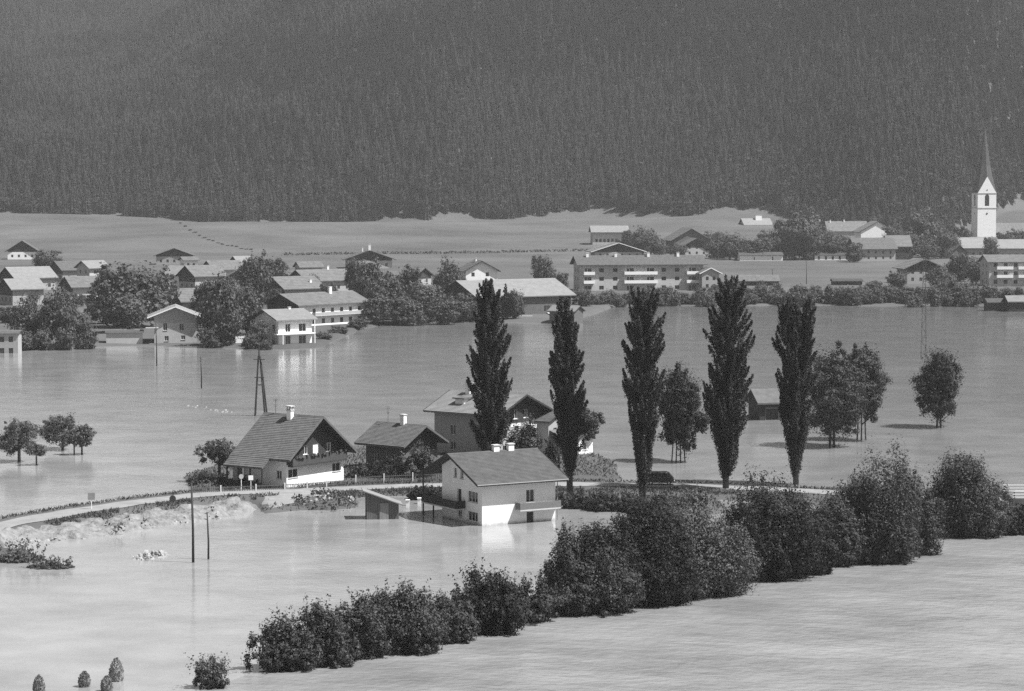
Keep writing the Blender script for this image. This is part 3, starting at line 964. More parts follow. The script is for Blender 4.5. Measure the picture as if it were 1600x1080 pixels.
# annex at its right
P5 = at(852, 735)
H5 = House('annex', 'pale rendered annex with a lean-to roof beside the tall farmhouse', 5.2, 364.0, 2.4884, 5.5, 4.0, 5.0, 6.3, hand=-1, ova=.4, ovb=.3, wall=M_PLASTER2, roof=M_TILE, near=True, courses=10, zb=.1, gable=M_PLASTER2,
           gab=[(1.2, 2.0, 3.0, 4.0)], cat='annex')
lt = MB(); lt.hexa([H5.P(-2.4, 0.2, 2.7), H5.P(-.02, .2, 3.6), H5.P(-.02, 5.2, 3.6), H5.P(-2.4, 5.2, 2.7)], [H5.P(-2.4, 0.2, 2.85), H5.P(-.02, .2, 3.75), H5.P(-.02, 5.2, 3.75), H5.P(-2.4, 5.2, 2.85)])
lt.build('lean_to_roof', M_TILE_M, parent=H5.root)
H5.boxpart('lean_to_post', -2.3, -2.15, .3, .45, 0.1, 2.7, M_WOOD); H5.boxpart('lean_to_post', -2.3, -2.15, 4.9, 5.05, 0.1, 2.7, M_WOOD)
# small white outbuilding peeping out right of the second poplar
p = at(926, 712, .3)
H6 = House('outbuilding', 'small white outbuilding behind the thin poplar', p[0] - 2.2, p[1], 2.45, 3.6, 3.5, 2.6, 3.5, hand=-1, ova=.3, ovb=.3, wall=M_PLASTER, roof=M_TILE, near=True, courses=8, zb=.1, gable=M_PLASTER, gab=[(1.2, 2.2, 1.0, 2.0)])

# mono-pitch shed in the water
p = at(573, 812)
sh = empty('garden_shed', (p[0], p[1], -1.2), 0.12, 'weathered plank shed with a sloping roof standing in the flood', 'shed')
m = MB()
Ls, Ws = 3.75, 2.6
def shz(x): return 4.35 - 0.37 * x
def pl(x0, x1, y, z1a, z1b, th_=0.05, mi=0):
    m.hexa([(x0, y, 0), (x1, y, 0), (x1, y + th_, 0), (x0, y + th_, 0)], [(x0, y, z1a), (x1, y, z1b), (x1, y + th_, z1b), (x0, y + th_, z1a)], mi)
npl = 18
front = []
for i in range(npl):
    x0, x1 = i * Ls / npl, (i + 1) * Ls / npl - .015
    m = MB(); pl(x0, x1, random.uniform(-.015, .015), shz(x0), shz(x1))
    m.build('plank', mat('shed_plank', .11, .85, .4, 2.0, stretch=(3, 1, .2)), parent=sh)
m = MB()
pl(0.05, Ls - .05, Ws, shz(0), shz(Ls))
m.hexa([(0, .06, 0), (.05, .06, 0), (.05, Ws, 0), (0, Ws, 0)], [(0, .06, shz(0)), (.05, .06, shz(0)), (.05, Ws, shz(0)), (0, Ws, shz(0))])
m.hexa([(Ls - .05, .06, 0), (Ls, .06, 0), (Ls, Ws, 0), (Ls - .05, Ws, 0)], [(Ls - .05, .06, shz(Ls)), (Ls, .06, shz(Ls)), (Ls, Ws, shz(Ls)), (Ls - .05, Ws, shz(Ls))])
m.build('wall', M_WOOD, parent=sh)
m = MB()
m.hexa([(-.45, -.4, shz(-.45) + .02), (Ls + .45, -.4, shz(Ls + .45) + .02), (Ls + .45, Ws + .3, shz(Ls + .45) + .02), (-.45, Ws + .3, shz(-.45) + .02)],
       [(-.45, -.4, shz(-.45) + .14), (Ls + .45, -.4, shz(Ls + .45) + .14), (Ls + .45, Ws + .3, shz(Ls + .45) + .14), (-.45, Ws + .3, shz(-.45) + .14)])
m.build('roof', M_TILE_L, parent=sh)
m = MB(); m.box(1.5, 2.55, -.09, -.03, 0.9, 3.1); m.build('door', mat('pale_plank', .2, .85, .3, 2.0, stretch=(3, 1, .2)), parent=sh)

# hay barn in the flooded field
p = at(1187, 657)
H7 = House('hay_barn', 'dark plank hay barn standing alone in the flooded field', p[0], p[1], 0.25, 5.5, 6.5, 2.9, 4.9, hand=1, ova=.6, ovb=.6, wall=M_WOOD, roof=M_TILE_M, near=True, courses=12, zb=-1.3, gable=M_WOOD, side=[(1.0, 3.4, -.6, 2.0, 'door')], cat='barn')

# ------------------------------------------------------------------ poplars and near trees
poplar('broad poplar growing between the tall farmhouse and the white house', 769, 732, 436, 36, 34, 1, tilt=-.3, shape=[(0, .5), (.1, .9), (.25, 1), (.5, .95), (.7, .75), (.87, .42), (1, .15)])
poplar('thin poplar with gaps in its crown at the corner of the white house', 891, 781, 464, 31, 36, 2, trunk=.09, tilt=-.9, shape=[(0, .1), (.1, .3), (.2, .65), (.4, .85), (.57, .85), (.76, .55), (.89, .22), (1, .08)])
poplar('narrow dense poplar beside the parked van', 1004, 786, 446, 33, 35, 3, tilt=.1, shape=[(0, .2), (.1, .4), (.25, .65), (.45, .95), (.65, 1), (.8, .75), (.92, .55), (1, .2)])
poplar('tallest and broadest poplar of the row', 1134, 770, 431, 37, 41, 4, tilt=.2, shape=[(0, .3), (.1, .5), (.27, 1), (.45, .88), (.63, 1), (.75, .8), (.92, .58), (1, .2)])
poplar('double-topped poplar in front of the round field trees', 1244, 757, 464, 35, 31, 5, forks=2, trunk=.07, tilt=-.4, shape=[(0, .1), (.12, .35), (.25, .8), (.5, .85), (.75, .8), (.9, .6), (1, .3)])

broadleaf('field_tree', 'slender tree on several stems behind the narrow dense poplar', 1060, 722, 560, 72, 708, M_LEAF_P, 1, stems=4, shape='oval')
broadleaf('field_tree', 'lone egg-shaped tree standing in the open flood', 1467, 668, 538, 78, 660, M_LEAF_P, 2, stems=2, shape='oval')
broadleaf('field_tree', 'broad round tree right beside the double-topped poplar', 1300, 698, 530, 110, 690, M_LEAF, 3, stems=2, shape='oval')
broadleaf('field_tree', 'tall loose tree behind the broad round tree', 1346, 688, 528, 72, 665, M_LEAF, 4, stems=3, shape='oval')
broadleaf('garden_tree', 'small leafy tree behind the thin poplar', 916, 712, 632, 46, 690, M_LEAF, 5)
fruit('fruit_tree', 'fruit tree at the left corner of the chalet', 343, 752, 682, 62, 728, M_LEAF, 6)
fruit('fruit_tree', 'wide fruit tree on the left of the flooded orchard', 30, 722, 655, 78, 705, M_LEAF, 7)
fruit('fruit_tree', 'wide fruit tree on the right of the flooded orchard', 98, 703, 650, 72, 692, M_LEAF, 8)
fruit('fruit_tree', 'small fruit tree at the right edge of the orchard', 128, 710, 662, 36, 698, M_LEAF, 9)
fruit('fruit_tree', 'low young fruit tree in front of the orchard', 57, 727, 692, 32, 712, M_LEAF, 10)
fruit('fruit_tree', 'slim young fruit tree in the middle of the orchard', 116, 711, 668, 26, 698, M_LEAF, 11)

# ------------------------------------------------------------------ riverside shrubs
W = lambda px, b, t, w, lab, k, **kw: shrub('riverside_shrub', lab, px, b, t, w * (1.36 if k < 8 else 1.16), seed=k, group='shrubs along the river bank', **kw)
W(437, 1053, 962, 84, 'rounded shrub at the free end of the low riverside hedge', 1, upright=.5)
W(500, 1046, 946, 82, 'second shrub from the free end of the low hedge', 2, upright=.6)
W(556, 1035, 930, 70, 'third shrub from the free end of the low hedge', 3, upright=.5)
W(620, 1026, 912, 100, 'hedge shrub with ragged top in the middle of the low hedge', 4, upright=.6)
W(692, 1008, 922, 74, 'lower hedge shrub between two taller ones', 5, upright=.4)
W(758, 996, 888, 92, 'tallest dark shrub of the low riverside hedge', 6, upright=.7, mtl=M_LEAF_D)
W(822, 978, 908, 74, 'last shrub of the low hedge next to the tall willows', 7, upright=.4)
W(876, 964, 822, 62, 'slim shrub reaching up beside the corner of the white house', 8, depth=1.1)
W(925, 966, 852, 130, 'pale rounded shrub at the foot of the big willows', 9, mtl=M_LEAF)
W(1000, 952, 782, 150, 'big dark willow in front of the white house', 10, mtl=M_LEAF_D)
W(932, 958, 806, 108, 'dark willow directly behind the pale rounded shrub', 22, mtl=M_LEAF_D)
W(1090, 940, 774, 165, 'big pale willow right of the dark willow', 11, mtl=M_LEAF_L)
W(1060, 905, 800, 130, 'willow squeezed behind the pale and dark willows', 12)
W(1035, 948, 880, 70, 'small shrub low at the river edge below the willows', 13, mtl=M_LEAF_D)
W(1210, 912, 742, 135, 'very dark tall shrub at the foot of the tallest poplar', 14, mtl=M_LEAF_D)
W(1255, 900, 768, 90, 'dark shrub leaning against the very dark tall shrub', 15, mtl=M_LEAF_D)
W(1302, 888, 775, 80, 'lower pale shrub hiding the road behind it', 16)
W(1362, 884, 696, 130, 'tall ragged shrub with pointed top beside the road', 17, upright=.7)
W(1428, 870, 722, 90, 'shrub sloping down from the tall ragged one', 18)
W(1385, 884, 800, 100, 'low broad shrub in front of the tall ragged one', 19)
W(1522, 843, 710, 122, 'large round shrub next to the bridge', 20)
W(1592, 838, 790, 40, 'dark bush in the shade under the bridge', 21, mtl=M_LEAF_D)
shrub('willow_bush', 'feathery little bush alone in the water beyond the hedge end', 327, 1078, 1024, 56, M_LEAF_L, 30, size=.15, upright=.5, lobes=7)
# weeds and shrubs between the road and the white house
for k, (px, b, t, w) in enumerate([(905, 796, 768, 50), (945, 800, 766, 55), (990, 802, 770, 48), (1035, 804, 768, 52), (1082, 800, 766, 46), (880, 790, 772, 30)]):
    shrub('verge_shrub', 'low weedy shrub on the verge below the poplars', px, b, t, w, M_LEAF, 40 + k, size=.22, group='weedy shrubs on the verge', lobes=4)
shrub('verge_shrub', 'dark hedge behind the terrace of the white house', 668, 782, 764, 60, M_LEAF_D, 50, size=.22, lobes=4)
shrub('garden_shrub', 'shrub thicket beside the chalet fruit tree', 322, 760, 738, 56, M_LEAF, 51, size=.22, lobes=4)
shrub('garden_shrub', 'dark bushes along the chalet veranda', 385, 766, 748, 70, M_LEAF_D, 52, size=.22, lobes=4)
shrub('garden_shrub', 'flowering bush in front of the cottage gable', 652, 752, 690, 48, M_LEAF_L, 53, size=.22, lobes=5)
shrub('garden_shrub', 'dark bush below the cottage eaves', 600, 752, 718, 60, M_LEAF_D, 54, size=.22, lobes=5)
shrub('garden_shrub', 'bush between the chalet and the cottage', 560, 752, 728, 36, M_LEAF, 55, size=.22, lobes=4)
shrub('garden_shrub', 'bush below the wooden gable of the farmhouse', 818, 742, 652, 60, M_LEAF, 56, size=.22, lobes=5)
shrub('garden_shrub', 'bush under the lean-to of the annex', 862, 742, 690, 26, M_LEAF_D, 57, size=.22, lobes=4)
shrub('debris_bush', 'grassy tuft breaking the surface at the end of the sand bank', 22, 880, 862, 76, M_LEAF_L, 58, size=.2, lobes=5, upright=.8)
shrub('debris_bush', 'low reed patch in open water below the sand bank', 75, 890, 881, 68, M_LEAF_L, 59, size=.2, lobes=5)

# grass and weeds along the road
rng = np.random.default_rng(5)
pts = []
seg = np.diff(ROAD, axis=0); sl = np.hypot(*seg.T); cs = np.concatenate([[0], np.cumsum(sl)])
for k in range(24000):
    t = rng.uniform(0, cs[-1]); i = min(np.searchsorted(cs, t) - 1, len(seg) - 1)
    p0 = ROAD[i] + seg[i] * (t - cs[i]) / sl[i]
    nrm = np.array([-seg[i][1], seg[i][0]]) / sl[i]
    sg = 1 if rng.random() < .25 else -1
    q = p0 + nrm * sg * rng.uniform(3.1, 5.6)
    if fbm(q[0] / 5 + q[1] / 9, q[1] / 5 - q[0] / 11, 4) + .12 * sg < -.10: continue
    pts.append(q)
pts = np.array(pts)
zz = ground_z(pts[:, 0], pts[:, 1])
C = np.column_stack([pts, zz + rng.uniform(.0, .35, len(pts))])[zz > -0.1]
V, F = leaf_quads(C, .30, rng, up=1.2, aspect=.45)
tag(link_mesh('roadside_grass', np_mesh('roadside_grass', V, F, M_GRASS)), 'rough grass and weeds along the road edge', 'grass', kind='stuff')

gp = np.column_stack([rng.uniform(-75, 80, 60000), rng.uniform(296, 372, 60000)])
gzv = ground_z(gp[:, 0], gp[:, 1])
okg = (gzv > 0.05) & (line_dist(gp[:, 0], gp[:, 1], ROAD) > 2.6) & (fbm(gp[:, 0] / 6, gp[:, 1] / 6, 4) > -.16) & (np.hypot(gp[:, 0] + 26, gp[:, 1] - 316) > 9)
gp, gzv = gp[okg], gzv[okg]
V, F = leaf_quads(np.column_stack([gp, gzv + rng.uniform(0, .3, len(gp))]), .34, rng, up=1.2, aspect=.5)
tag(link_mesh('garden_grass', np_mesh('garden_grass', V, F, M_GRASS)), 'rough grass on the plots around the houses', 'grass', kind='stuff')

# ------------------------------------------------------------------ poles, pylon, signs, fence
def pole(label, px, base, top, r=.13, arm=False, group=None):
    P = at(px, base); g = gz(P[0], P[1]); h = zat(top, P[1])
    e = empty('telegraph_pole', (P[0], P[1], g), 0, label, 'pole', group)
    m = MB(); m.tube([(0.05 * random.uniform(-1, 1), 0, -.3), (0, 0, (h - g) * .5), (-.12, 0, h - g)], [r * 1.15, r, r * .75], 8); m.build('shaft', M_WOOD, parent=e, smooth=True)
    m = MB()
    if arm: m.beam((-.8, 0, h - g - .5), (.6, 0, h - g - .5), .1, .1)
    for k in range(3):
        m.tube([(-.12 + .16 * (k % 2), 0.02, h - g - .25 - .28 * k), (-.12 + .28 * (1 if k % 2 else -1), 0, h - g - .16 - .28 * k)], [.03, .05], 6)
    m.build('insulator', M_DARKMETAL, parent=e)
pole('tall wooden telegraph pole standing in the water below the sand bank', 302, 879, 755)
pole('short bare pole beside the tall telegraph pole', 326, 874, 800, .1)
pole('lone pole out in the wide flood beyond the chalet', 315, 607, 558, .12)
pole('thin pole in front of the pale gabled house', 245, 572, 505, .12)
pole('distant pole in the open field below the white wall', 1260, 447, 408, .12)
pole('distant pole standing at the edge of the pale roof', 1207, 442, 420, .12)
P = at(397, 650); g = gz(P[0], P[1]); h = zat(542, P[1]) - g
py = empty('power_pylon', (P[0], P[1], g), 0, 'A-shaped wooden power pylon rising behind the chalet roof', 'pylon')
sx = 10.0 / scale_at(P[1])
for x0 in (0.1, 1.9):
    m = MB(); m.tube([(x0 if x0 < 1 else 1.95, 0, -.3), (0.78 if x0 < 1 else 1.05, 0, h * .88)], [.19, .13], 8); m.build('leg', M_WOOD, parent=py)
m = MB(); m.tube([(2.3, .5, -.3), (1.25, .05, h * .8)], [.15, .1], 8); m.build('leg', M_WOOD, parent=py)
m = MB(); m.tube([(.9, 0, h * .84), (.9, 0, h)], [.14, .1], 8); m.build('head', M_WOOD, parent=py)
for z, w in ((h * .835, .95), (h * .6, .8)):
    m = MB(); m.beam((.92 - w, -.15, z), (.92 + w, -.15, z), .1, .12); m.build('crossarm', M_WOOD, parent=py)
m = MB(); m.beam((.5, 0, h * .5), (1.45, 0, h * .5), .1, .16); m.build('brace', M_WOOD, parent=py)

# lattice mast on the right, far out in the flood
P = at(1443, 560); g = gz(P[0], P[1]); h = zat(378, P[1]) - g
lm = empty('lattice_mast', (P[0], P[1], g), 0, 'thin lattice mast faintly seen against the far hedge', 'mast')
m = MB(); w0, w1 = .55, .18
for dx in (-1, 1):
    for dy in (-1, 1):
        m.beam((dx * w0, dy * w0, -.2), (dx * w1, dy * w1, h), .05, .05)
nseg = 16
for k in range(nseg):
    za, zb_ = h * k / nseg, h * (k + 1) / nseg; wa = w0 + (w1 - w0) * k / nseg; wb = w0 + (w1 - w0) * (k + 1) / nseg
    sg = 1 if k % 2 else -1
    m.beam((-sg * wa, -wa, za), (sg * wb, -wb, zb_), .035, .035); m.beam((-sg * wa, wa, za), (sg * wb, wb, zb_), .035, .035)
o = m.build('lattice', M_DARKMETAL, parent=lm); o['kind'] = 'stuff'
for z in (h * .97, h * .85):
    m = MB(); m.beam((-1.6, 0, z), (1.6, 0, z), .08, .08); m.build('crossarm', M_METAL, parent=lm)

def sign(label, px, base, top, size, shape, m_face):
    P = at(px, base, .2); g = gz(P[0], P[1]); h = zat(top, P[1]) - g
    e = empty('road_sign', (P[0], P[1], g), random.uniform(-.2, .2), label, 'sign', None)
    m = MB(); m.tube([(0, 0, -.2), (0, 0, h - .05)], [.045, .045], 8); m.build('post', M_PAINT, parent=e)
    m = MB()
    if shape == 'round':
        n = 20
        for y0, y1 in ((-.06, -.04),):
            vs = [(size * math.cos(6.283 * k / n), y0, h - size + size * math.sin(6.283 * k / n)) for k in range(n)] + [(size * math.cos(6.283 * k / n), y1, h - size + size * math.sin(6.283 * k / n)) for k in range(n)]
            m.add(vs, [tuple(range(n)), tuple(range(n, 2 * n))[::-1]] + [(k, (k + 1) % n, n + (k + 1) % n, n + k) for k in range(n)])
    else:
        m.box(-size, size, -.07, -.04, h - 2 * size, h)
    m.build('plate', m_face, parent=e)
sign('square road sign on a white post by the flooded road', 143, 800, 770, .42, 'square', M_METAL)
sign('dark round sign at the end of the sand bank', 270, 790, 774, .4, 'round', M_DARKMETAL)
sign('round sign on a post in front of the chalet veranda', 377, 771, 741, .3, 'round', M_CONC)
sign('bright white sign next to the round one at the chalet', 392, 770, 743, .3, 'square', M_PAINT)

# garden fence along the road: posts, rails, pickets
def fence(label, pts_px, hgt=1.0, post_m=None):
    W_ = [at(px, py_, .45)[:2] for px, py_ in pts_px]
    e = empty('garden_fence', (W_[0][0], W_[0][1], gz(*W_[0])), 0, label, 'fence')
    o = np.array([W_[0][0], W_[0][1]]); g0 = e.location.z
    for a, b in zip(W_[:-1], W_[1:]):
        a = np.array(a); b = np.array(b); L = np.hypot(*(b - a)); n = max(1, int(L / 2.4))
        for i in range(n):
            p = a + (b - a) * i / n; q = a + (b - a) * (i + 1) / n
            gp, gq = gz(*p) - g0, gz(*q) - g0
            x, y = p - o; x2, y2 = q - o
            m = MB(); m.box(x - .07, x + .07, y - .07, y + .07, gp - .2, gp + hgt + .12); m.build('post', post_m or M_PAINT, parent=e)
            for zz in (.3, .8):
                m = MB(); m.beam((x, y + .09, gp + hgt * zz), (x2, y2 + .09, gq + hgt * zz), .04, .08); m.build('rail', M_WOOD2, parent=e)
            m = MB(); k = 14
            for j in range(k):
                f = (j + .5) / k
                xx, yy, gg = x + (x2 - x) * f, y + (y2 - y) * f + .13, gp + (gq - gp) * f
                m.box(xx - .035, xx + .035, yy - .012, yy + .012, gg + .08, gg + hgt * random.uniform(.95, 1.02))
            w = m.build('picket_row', M_WOOD2, parent=e); w['kind'] = 'stuff'
fence('picket fence with pale posts in front of the cottage garden', [(556, 757), (600, 755), (645, 753), (692, 752)], 1.15)
fence('low picket fence before the chalet garden', [(300, 772), (345, 770), (400, 768), (445, 766), (480, 764), (540, 759)], .75)

for k, (px, py_) in enumerate([(637, 790), (655, 787)]):
    p = at(px, py_); m = MB(); m.box(-.2, .2, -.2, .2, -1.0, .62); m.box(-.25, .25, -.25, .25, .62, .72)
    o = m.build('gate_post', M_PLASTER); o.location = (p[0], p[1], 0); tag(o, 'white gate post in the water between the shed and the white house', 'post', 'gate posts in the water')

# van on the road
P = at(1031, 757, .55)
van = empty('parked_van', (P[0], P[1], gz(P[0], P[1]) + .06), math.radians(-4), 'dark van with a pale bumper parked on the road behind a poplar', 'van')
van.scale = (.86, .86, .86)
bw_, bl = .82, 2.1
m = MB()
def ring(x, w, z0, z1, zc):
    return [(x, -w, z0), (x, w, z0), (x, w * 1.02, (z0 + z1) * .5), (x, w * .94, z1 - .12), (x, w * .8, z1), (x, -w * .8, z1), (x, -w * .94, z1 - .12), (x, -w * 1.02, (z0 + z1) * .5)]
secs = [(-bl, .74, .42, 1.75), (-bl + .12, bw_, .34, 1.92), (.9, bw_, .32, 1.94), (1.35, bw_, .32, 1.80), (1.85, .8, .34, 1.2), (2.1, .72, .42, .98)]
vs = []; fs = []
for s_ in secs: vs += ring(s_[0], s_[1], s_[2], s_[3], 0)
for i in range(len(secs) - 1):
    for k in range(8):
        fs.append((i * 8 + k, i * 8 + (k + 1) % 8, (i + 1) * 8 + (k + 1) % 8, (i + 1) * 8 + k))
fs += [tuple(range(8))[::-1], tuple(range(40, 48))]
m.add(vs, fs); m.build('body', mat('dark_paint', .05, .35, .1, 2, spec=.5), parent=van)
for x in (-1.35, 1.35):
    for s_ in (-1, 1):
        w = MB(); w.tube([(x, s_ * .62, .31), (x, s_ * .83, .31)], [.31, .31], 16); o = w.build('wheel', mat('tyre', .02, .8), parent=van)
        w = MB(); w.tube([(x, s_ * .70, .31), (x, s_ * .845, .31)], [.17, .16], 12); w.build('hub', M_PAINT, parent=o)
for s_ in (-1, 1):
    for x0, x1 in ((-1.7, -.8), (-.7, .2), (.3, 1.05)):
        w = MB(); y = s_ * (bw_ * .985)
        w.hexa([(x0, y - .01, 1.2), (x1, y - .01, 1.2), (x1, y + .012, 1.2), (x0, y + .012, 1.2)], [(x0 + .03, y - .05, 1.68), (x1 - .05, y - .05, 1.68), (x1 - .05, y - .02, 1.68), (x0 + .03, y - .02, 1.68)])
        w.build('window', M_GLASS, parent=van)
w = MB(); w.hexa([(1.42, -.66, 1.74), (1.42, .66, 1.74), (1.40, .66, 1.76), (1.40, -.66, 1.76)], [(1.84, -.7, 1.24), (1.84, .7, 1.24), (1.82, .7, 1.26), (1.82, -.7, 1.26)]); w.build('windscreen', M_GLASS, parent=van)
w = MB(); w.box(2.1, 2.2, -.8, .8, .36, .52); w.build('bumper', M_PAINT, parent=van)
for s_ in (-1, 1):
    w = MB(); w.tube([(2.0, s_ * .55, .75), (2.13, s_ * .55, .75)], [.11, .1], 12); w.build('headlight', M_PAINT, parent=van)

# bridge at the right edge
P0, P1 = at(1583, 800), at(1583, 785)
br = empty('road_bridge', (P0[0], P0[1], -1.2), 0.0, 'road bridge with pale horizontal railings at the river mouth', 'bridge')
m = MB(); m.box(0, 26, .1, 6.5, 2.1, 2.75); m.build('deck', M_WOOD2, parent=br)
m = MB(); m.box(-.8, .9, .3, 6.3, -.5, 2.09); m.build('abutment', M_STONE, parent=br)
m = MB(); m.box(24.5, 26, .3, 6.3, -.5, 2.09); m.build('abutment', M_STONE, parent=br)
for y in (.2, 6.3):
    for z in (2.95, 3.3, 3.65):
        m = MB(); m.box(.0, 26, y - .04, y + .04, z - .06, z + .06); m.build('railing', M_PAINT, parent=br)
    for k in range(11):
        m = MB(); m.box(.1 + k * 2.5, .24 + k * 2.5, y + .045, y + .16, 2.75, 3.75); m.build('railing_post', M_DARKMETAL, parent=br)

# hay heaps at the lower left
def hay(label, px, base, top, wpx, seed):
    rng = np.random.default_rng(seed)
    P = at(px, base); s = scale_at(P[1]); w = wpx / s / 2; h = zat(top, P[1]); g = gz(P[0], P[1])
    e = empty('hay_heap', (P[0], P[1], g), rng.uniform(0, 6), label, 'hay heap', 'hay heaps drying on poles in the flood')
    m = MB(); n = 18
    prof = [(.5, 0), (.72, .2 - g * .0), (.9, -g + .02), (1.0, -g + h * .3), (.93, -g + h * .5), (.72, -g + h * .72), (.42, -g + h * .88), (.12, -g + h * .98), (.03, -g + h)]
    m.lathe([(r * w, z) for r, z in prof], n)
    for i, v in enumerate(m.v):
        k = 1 + .16 * (rng.random() - .5); m.v[i] = (v[0] * k, v[1] * k, v[2])
    m.build('hay_body', M_HAY, parent=e, smooth=True)
    N = 1500
    f = rng.uniform(0, 1, N); z = f * h; r = np.interp(f, [0, .3, .5, .72, .88, 1], [.92, 1, .93, .72, .42, .05]) * w * rng.uniform(.95, 1.06, N); a = rng.uniform(0, 6.28, N)
    V, F = leaf_quads(np.column_stack([r * np.cos(a), r * np.sin(a), z - g]), .28, rng, up=-1.6, aspect=.2)
    o = link_mesh('hay_strands', np_mesh('hay_strands', V, F, M_HAY), e); o['kind'] = 'stuff'
    m = MB(); m.tube([(0, 0, -.2), (0, 0, -g + h + .12)], [.05, .03], 6); m.build('drying_pole', M_WOOD, parent=e)
hay('tallest pointed hay heap standing in the water', 182, 1064, 1030, 21, 1)
hay('squat hay heap beside the tallest one', 132, 1073, 1051, 17, 2)
hay('round hay heap in front of the tallest one', 167, 1080, 1058, 17, 3)
hay('hay heap farthest out from the others with a light side', 61, 1085, 1057, 17, 4)

# stone heaps
def rock_mesh(rng):
    bm = bmesh.new(); bmesh.ops.create_icosphere(bm, subdivisions=1, radius=1)
    for v in bm.verts: v.co *= rng.uniform(.7, 1.2)
    for v in bm.verts: v.co.z *= .7
    me = bpy.data.meshes.new('stone'); bm.to_mesh(me); bm.free(); me.materials.append(M_STONE); return me
rr = np.random.default_rng(12)
ROCKS = [rock_mesh(rr) for _ in range(5)]
def stones(name, label, cat, poly_px, n, smin, smax, zmax):
    poly = poly_world(poly_px); c = poly.mean(0)
    e = empty(name, (c[0], c[1], gz(*c)), 0, label, cat)
    x0, y0 = poly.min(0); x1, y1 = poly.max(0); k = 0
    while k < n:
        x, y = rr.uniform(x0, x1), rr.uniform(y0, y1)
        s = poly_sd(np.array([x]), np.array([y]), poly)[0]
        if s < 0: continue
        k += 1
        z = max(gz(x, y), -.25) + zmax * min(1, s / 1.2) * rr.random()
        o = link_mesh('stone', ROCKS[k % 5], e, (x - c[0], y - c[1], z - e.location.z))
        q = rr.uniform(smin, smax); o.scale = (q, q * rr.uniform(.7, 1.2), q * rr.uniform(.7, 1.1)); o.rotation_euler = tuple(rr.uniform(0, 6, 3))
stones('stone_heap', 'pale heap of stones rising from the water near the telegraph pole', 'stone heap', [(203, 872), (225, 865), (262, 864), (266, 869), (240, 874), (206, 877)], 130, .16, .42, .75)
stones('rubble_heap', 'light rubble scattered on the weedy bank by the shed', 'rubble', [(470, 787), (500, 781), (552, 783), (556, 792), (505, 795), (474, 794)], 110, .12, .36, .4)
stones('bank_rubble', 'loose stones along the water side of the sand bank', 'rubble', [(20, 856), (150, 840), (300, 817), (395, 806), (380, 798), (200, 818), (60, 838)], 190, .12, .4, .5)
stones('driftwood_spit', 'low spit of debris breaking the surface near the pylon', 'debris', [(290, 634), (305, 632), (330, 638), (372, 643), (372, 646), (330, 643)], 40, .15, .4, .2)
weed = np.random.default_rng(77)
pp = poly_world([(455, 785), (500, 777), (556, 778), (558, 796), (520, 801), (465, 800)]); q = weed.uniform(pp.min(0), pp.max(0), (1500, 2))
q = q[vnoise(q[:, 0] / 1.6, q[:, 1] / 1.6) > .45]
q = q[poly_sd(q[:, 0], q[:, 1], pp) > 0]; z = np.maximum(ground_z(q[:, 0], q[:, 1]), 0)
V, F = leaf_quads(np.column_stack([q, z + weed.uniform(.1, .8, len(q))]), .3, weed, up=.6)
tag(link_mesh('bank_weeds', np_mesh('bank_weeds', V, F, M_LEAF)), 'weeds growing through the rubble bank by the shed', 'weeds', kind='stuff')
pp = poly_world([(20, 852), (150, 830), (300, 806), (410, 786), (420, 800), (330, 816), (200, 836), (100, 848)]); q = weed.uniform(pp.min(0), pp.max(0), (16000, 2))
q = q[(poly_sd(q[:, 0], q[:, 1], pp) > 0) & (vnoise(q[:, 0] / 2.2, q[:, 1] / 2.2) > .86)]; z = np.maximum(ground_z(q[:, 0], q[:, 1]), 0) + .3
V, F = leaf_quads(np.column_stack([q, z + weed.uniform(.1, 1.0, len(q))]), .28, weed, up=.6)
tag(link_mesh('sandbank_weeds', np_mesh('sandbank_weeds', V, F, M_LEAF)), 'weeds scattered over the pale sand bank', 'weeds', kind='stuff')

# ================================================================== the far village
def fh(name, label, px, py, thd, W, L, ze, zr, hand=1, wall=None, roof=None, ova=.8, ovb=.8, split=None, gab=None, side=None, ch=(), gable=None, cat='house', barge=None, courses=8, win=True):
    """house by its near ground corner on the picture"""
    P = at(px, py, .6); X, Y = P[0], P[1]
    g = gz(X, Y)
    if win and gab is None:
        gab = grid_holes(.6, W - .6, max(2, int(W / 3.2)), g + 1.0, 2 if ze - g > 4.6 else 1, 2.6, 1.0, 1.25)
        gab = [h for h in gab if h[3] < ze - .3 or True]
    if win and side is None:
        side = grid_holes(.6, L - .6, max(2, int(L / 3.4)), g + 1.0, 2 if ze - g > 5.2 else 1, 2.6, 1.0, 1.25)
    top = ze - .35
    gab = [h for h in (gab or []) if h[3] < top + 1.0]
    side = [h for h in (side or []) if h[3] < top]
    h = House(name, label, X, Y, math.radians(thd), W, L, ze, zr, hand, ova, ovb, wall or M_PLASTER3, roof or M_TILE_M, gable or M_WOOD, split, side, gab, near=False, courses=courses, zb=g - .6, cat=cat, barge=barge)
    for c in ch: h.chimney(c[0], c[1], *(c[2:] or (1.1,)))
    return h

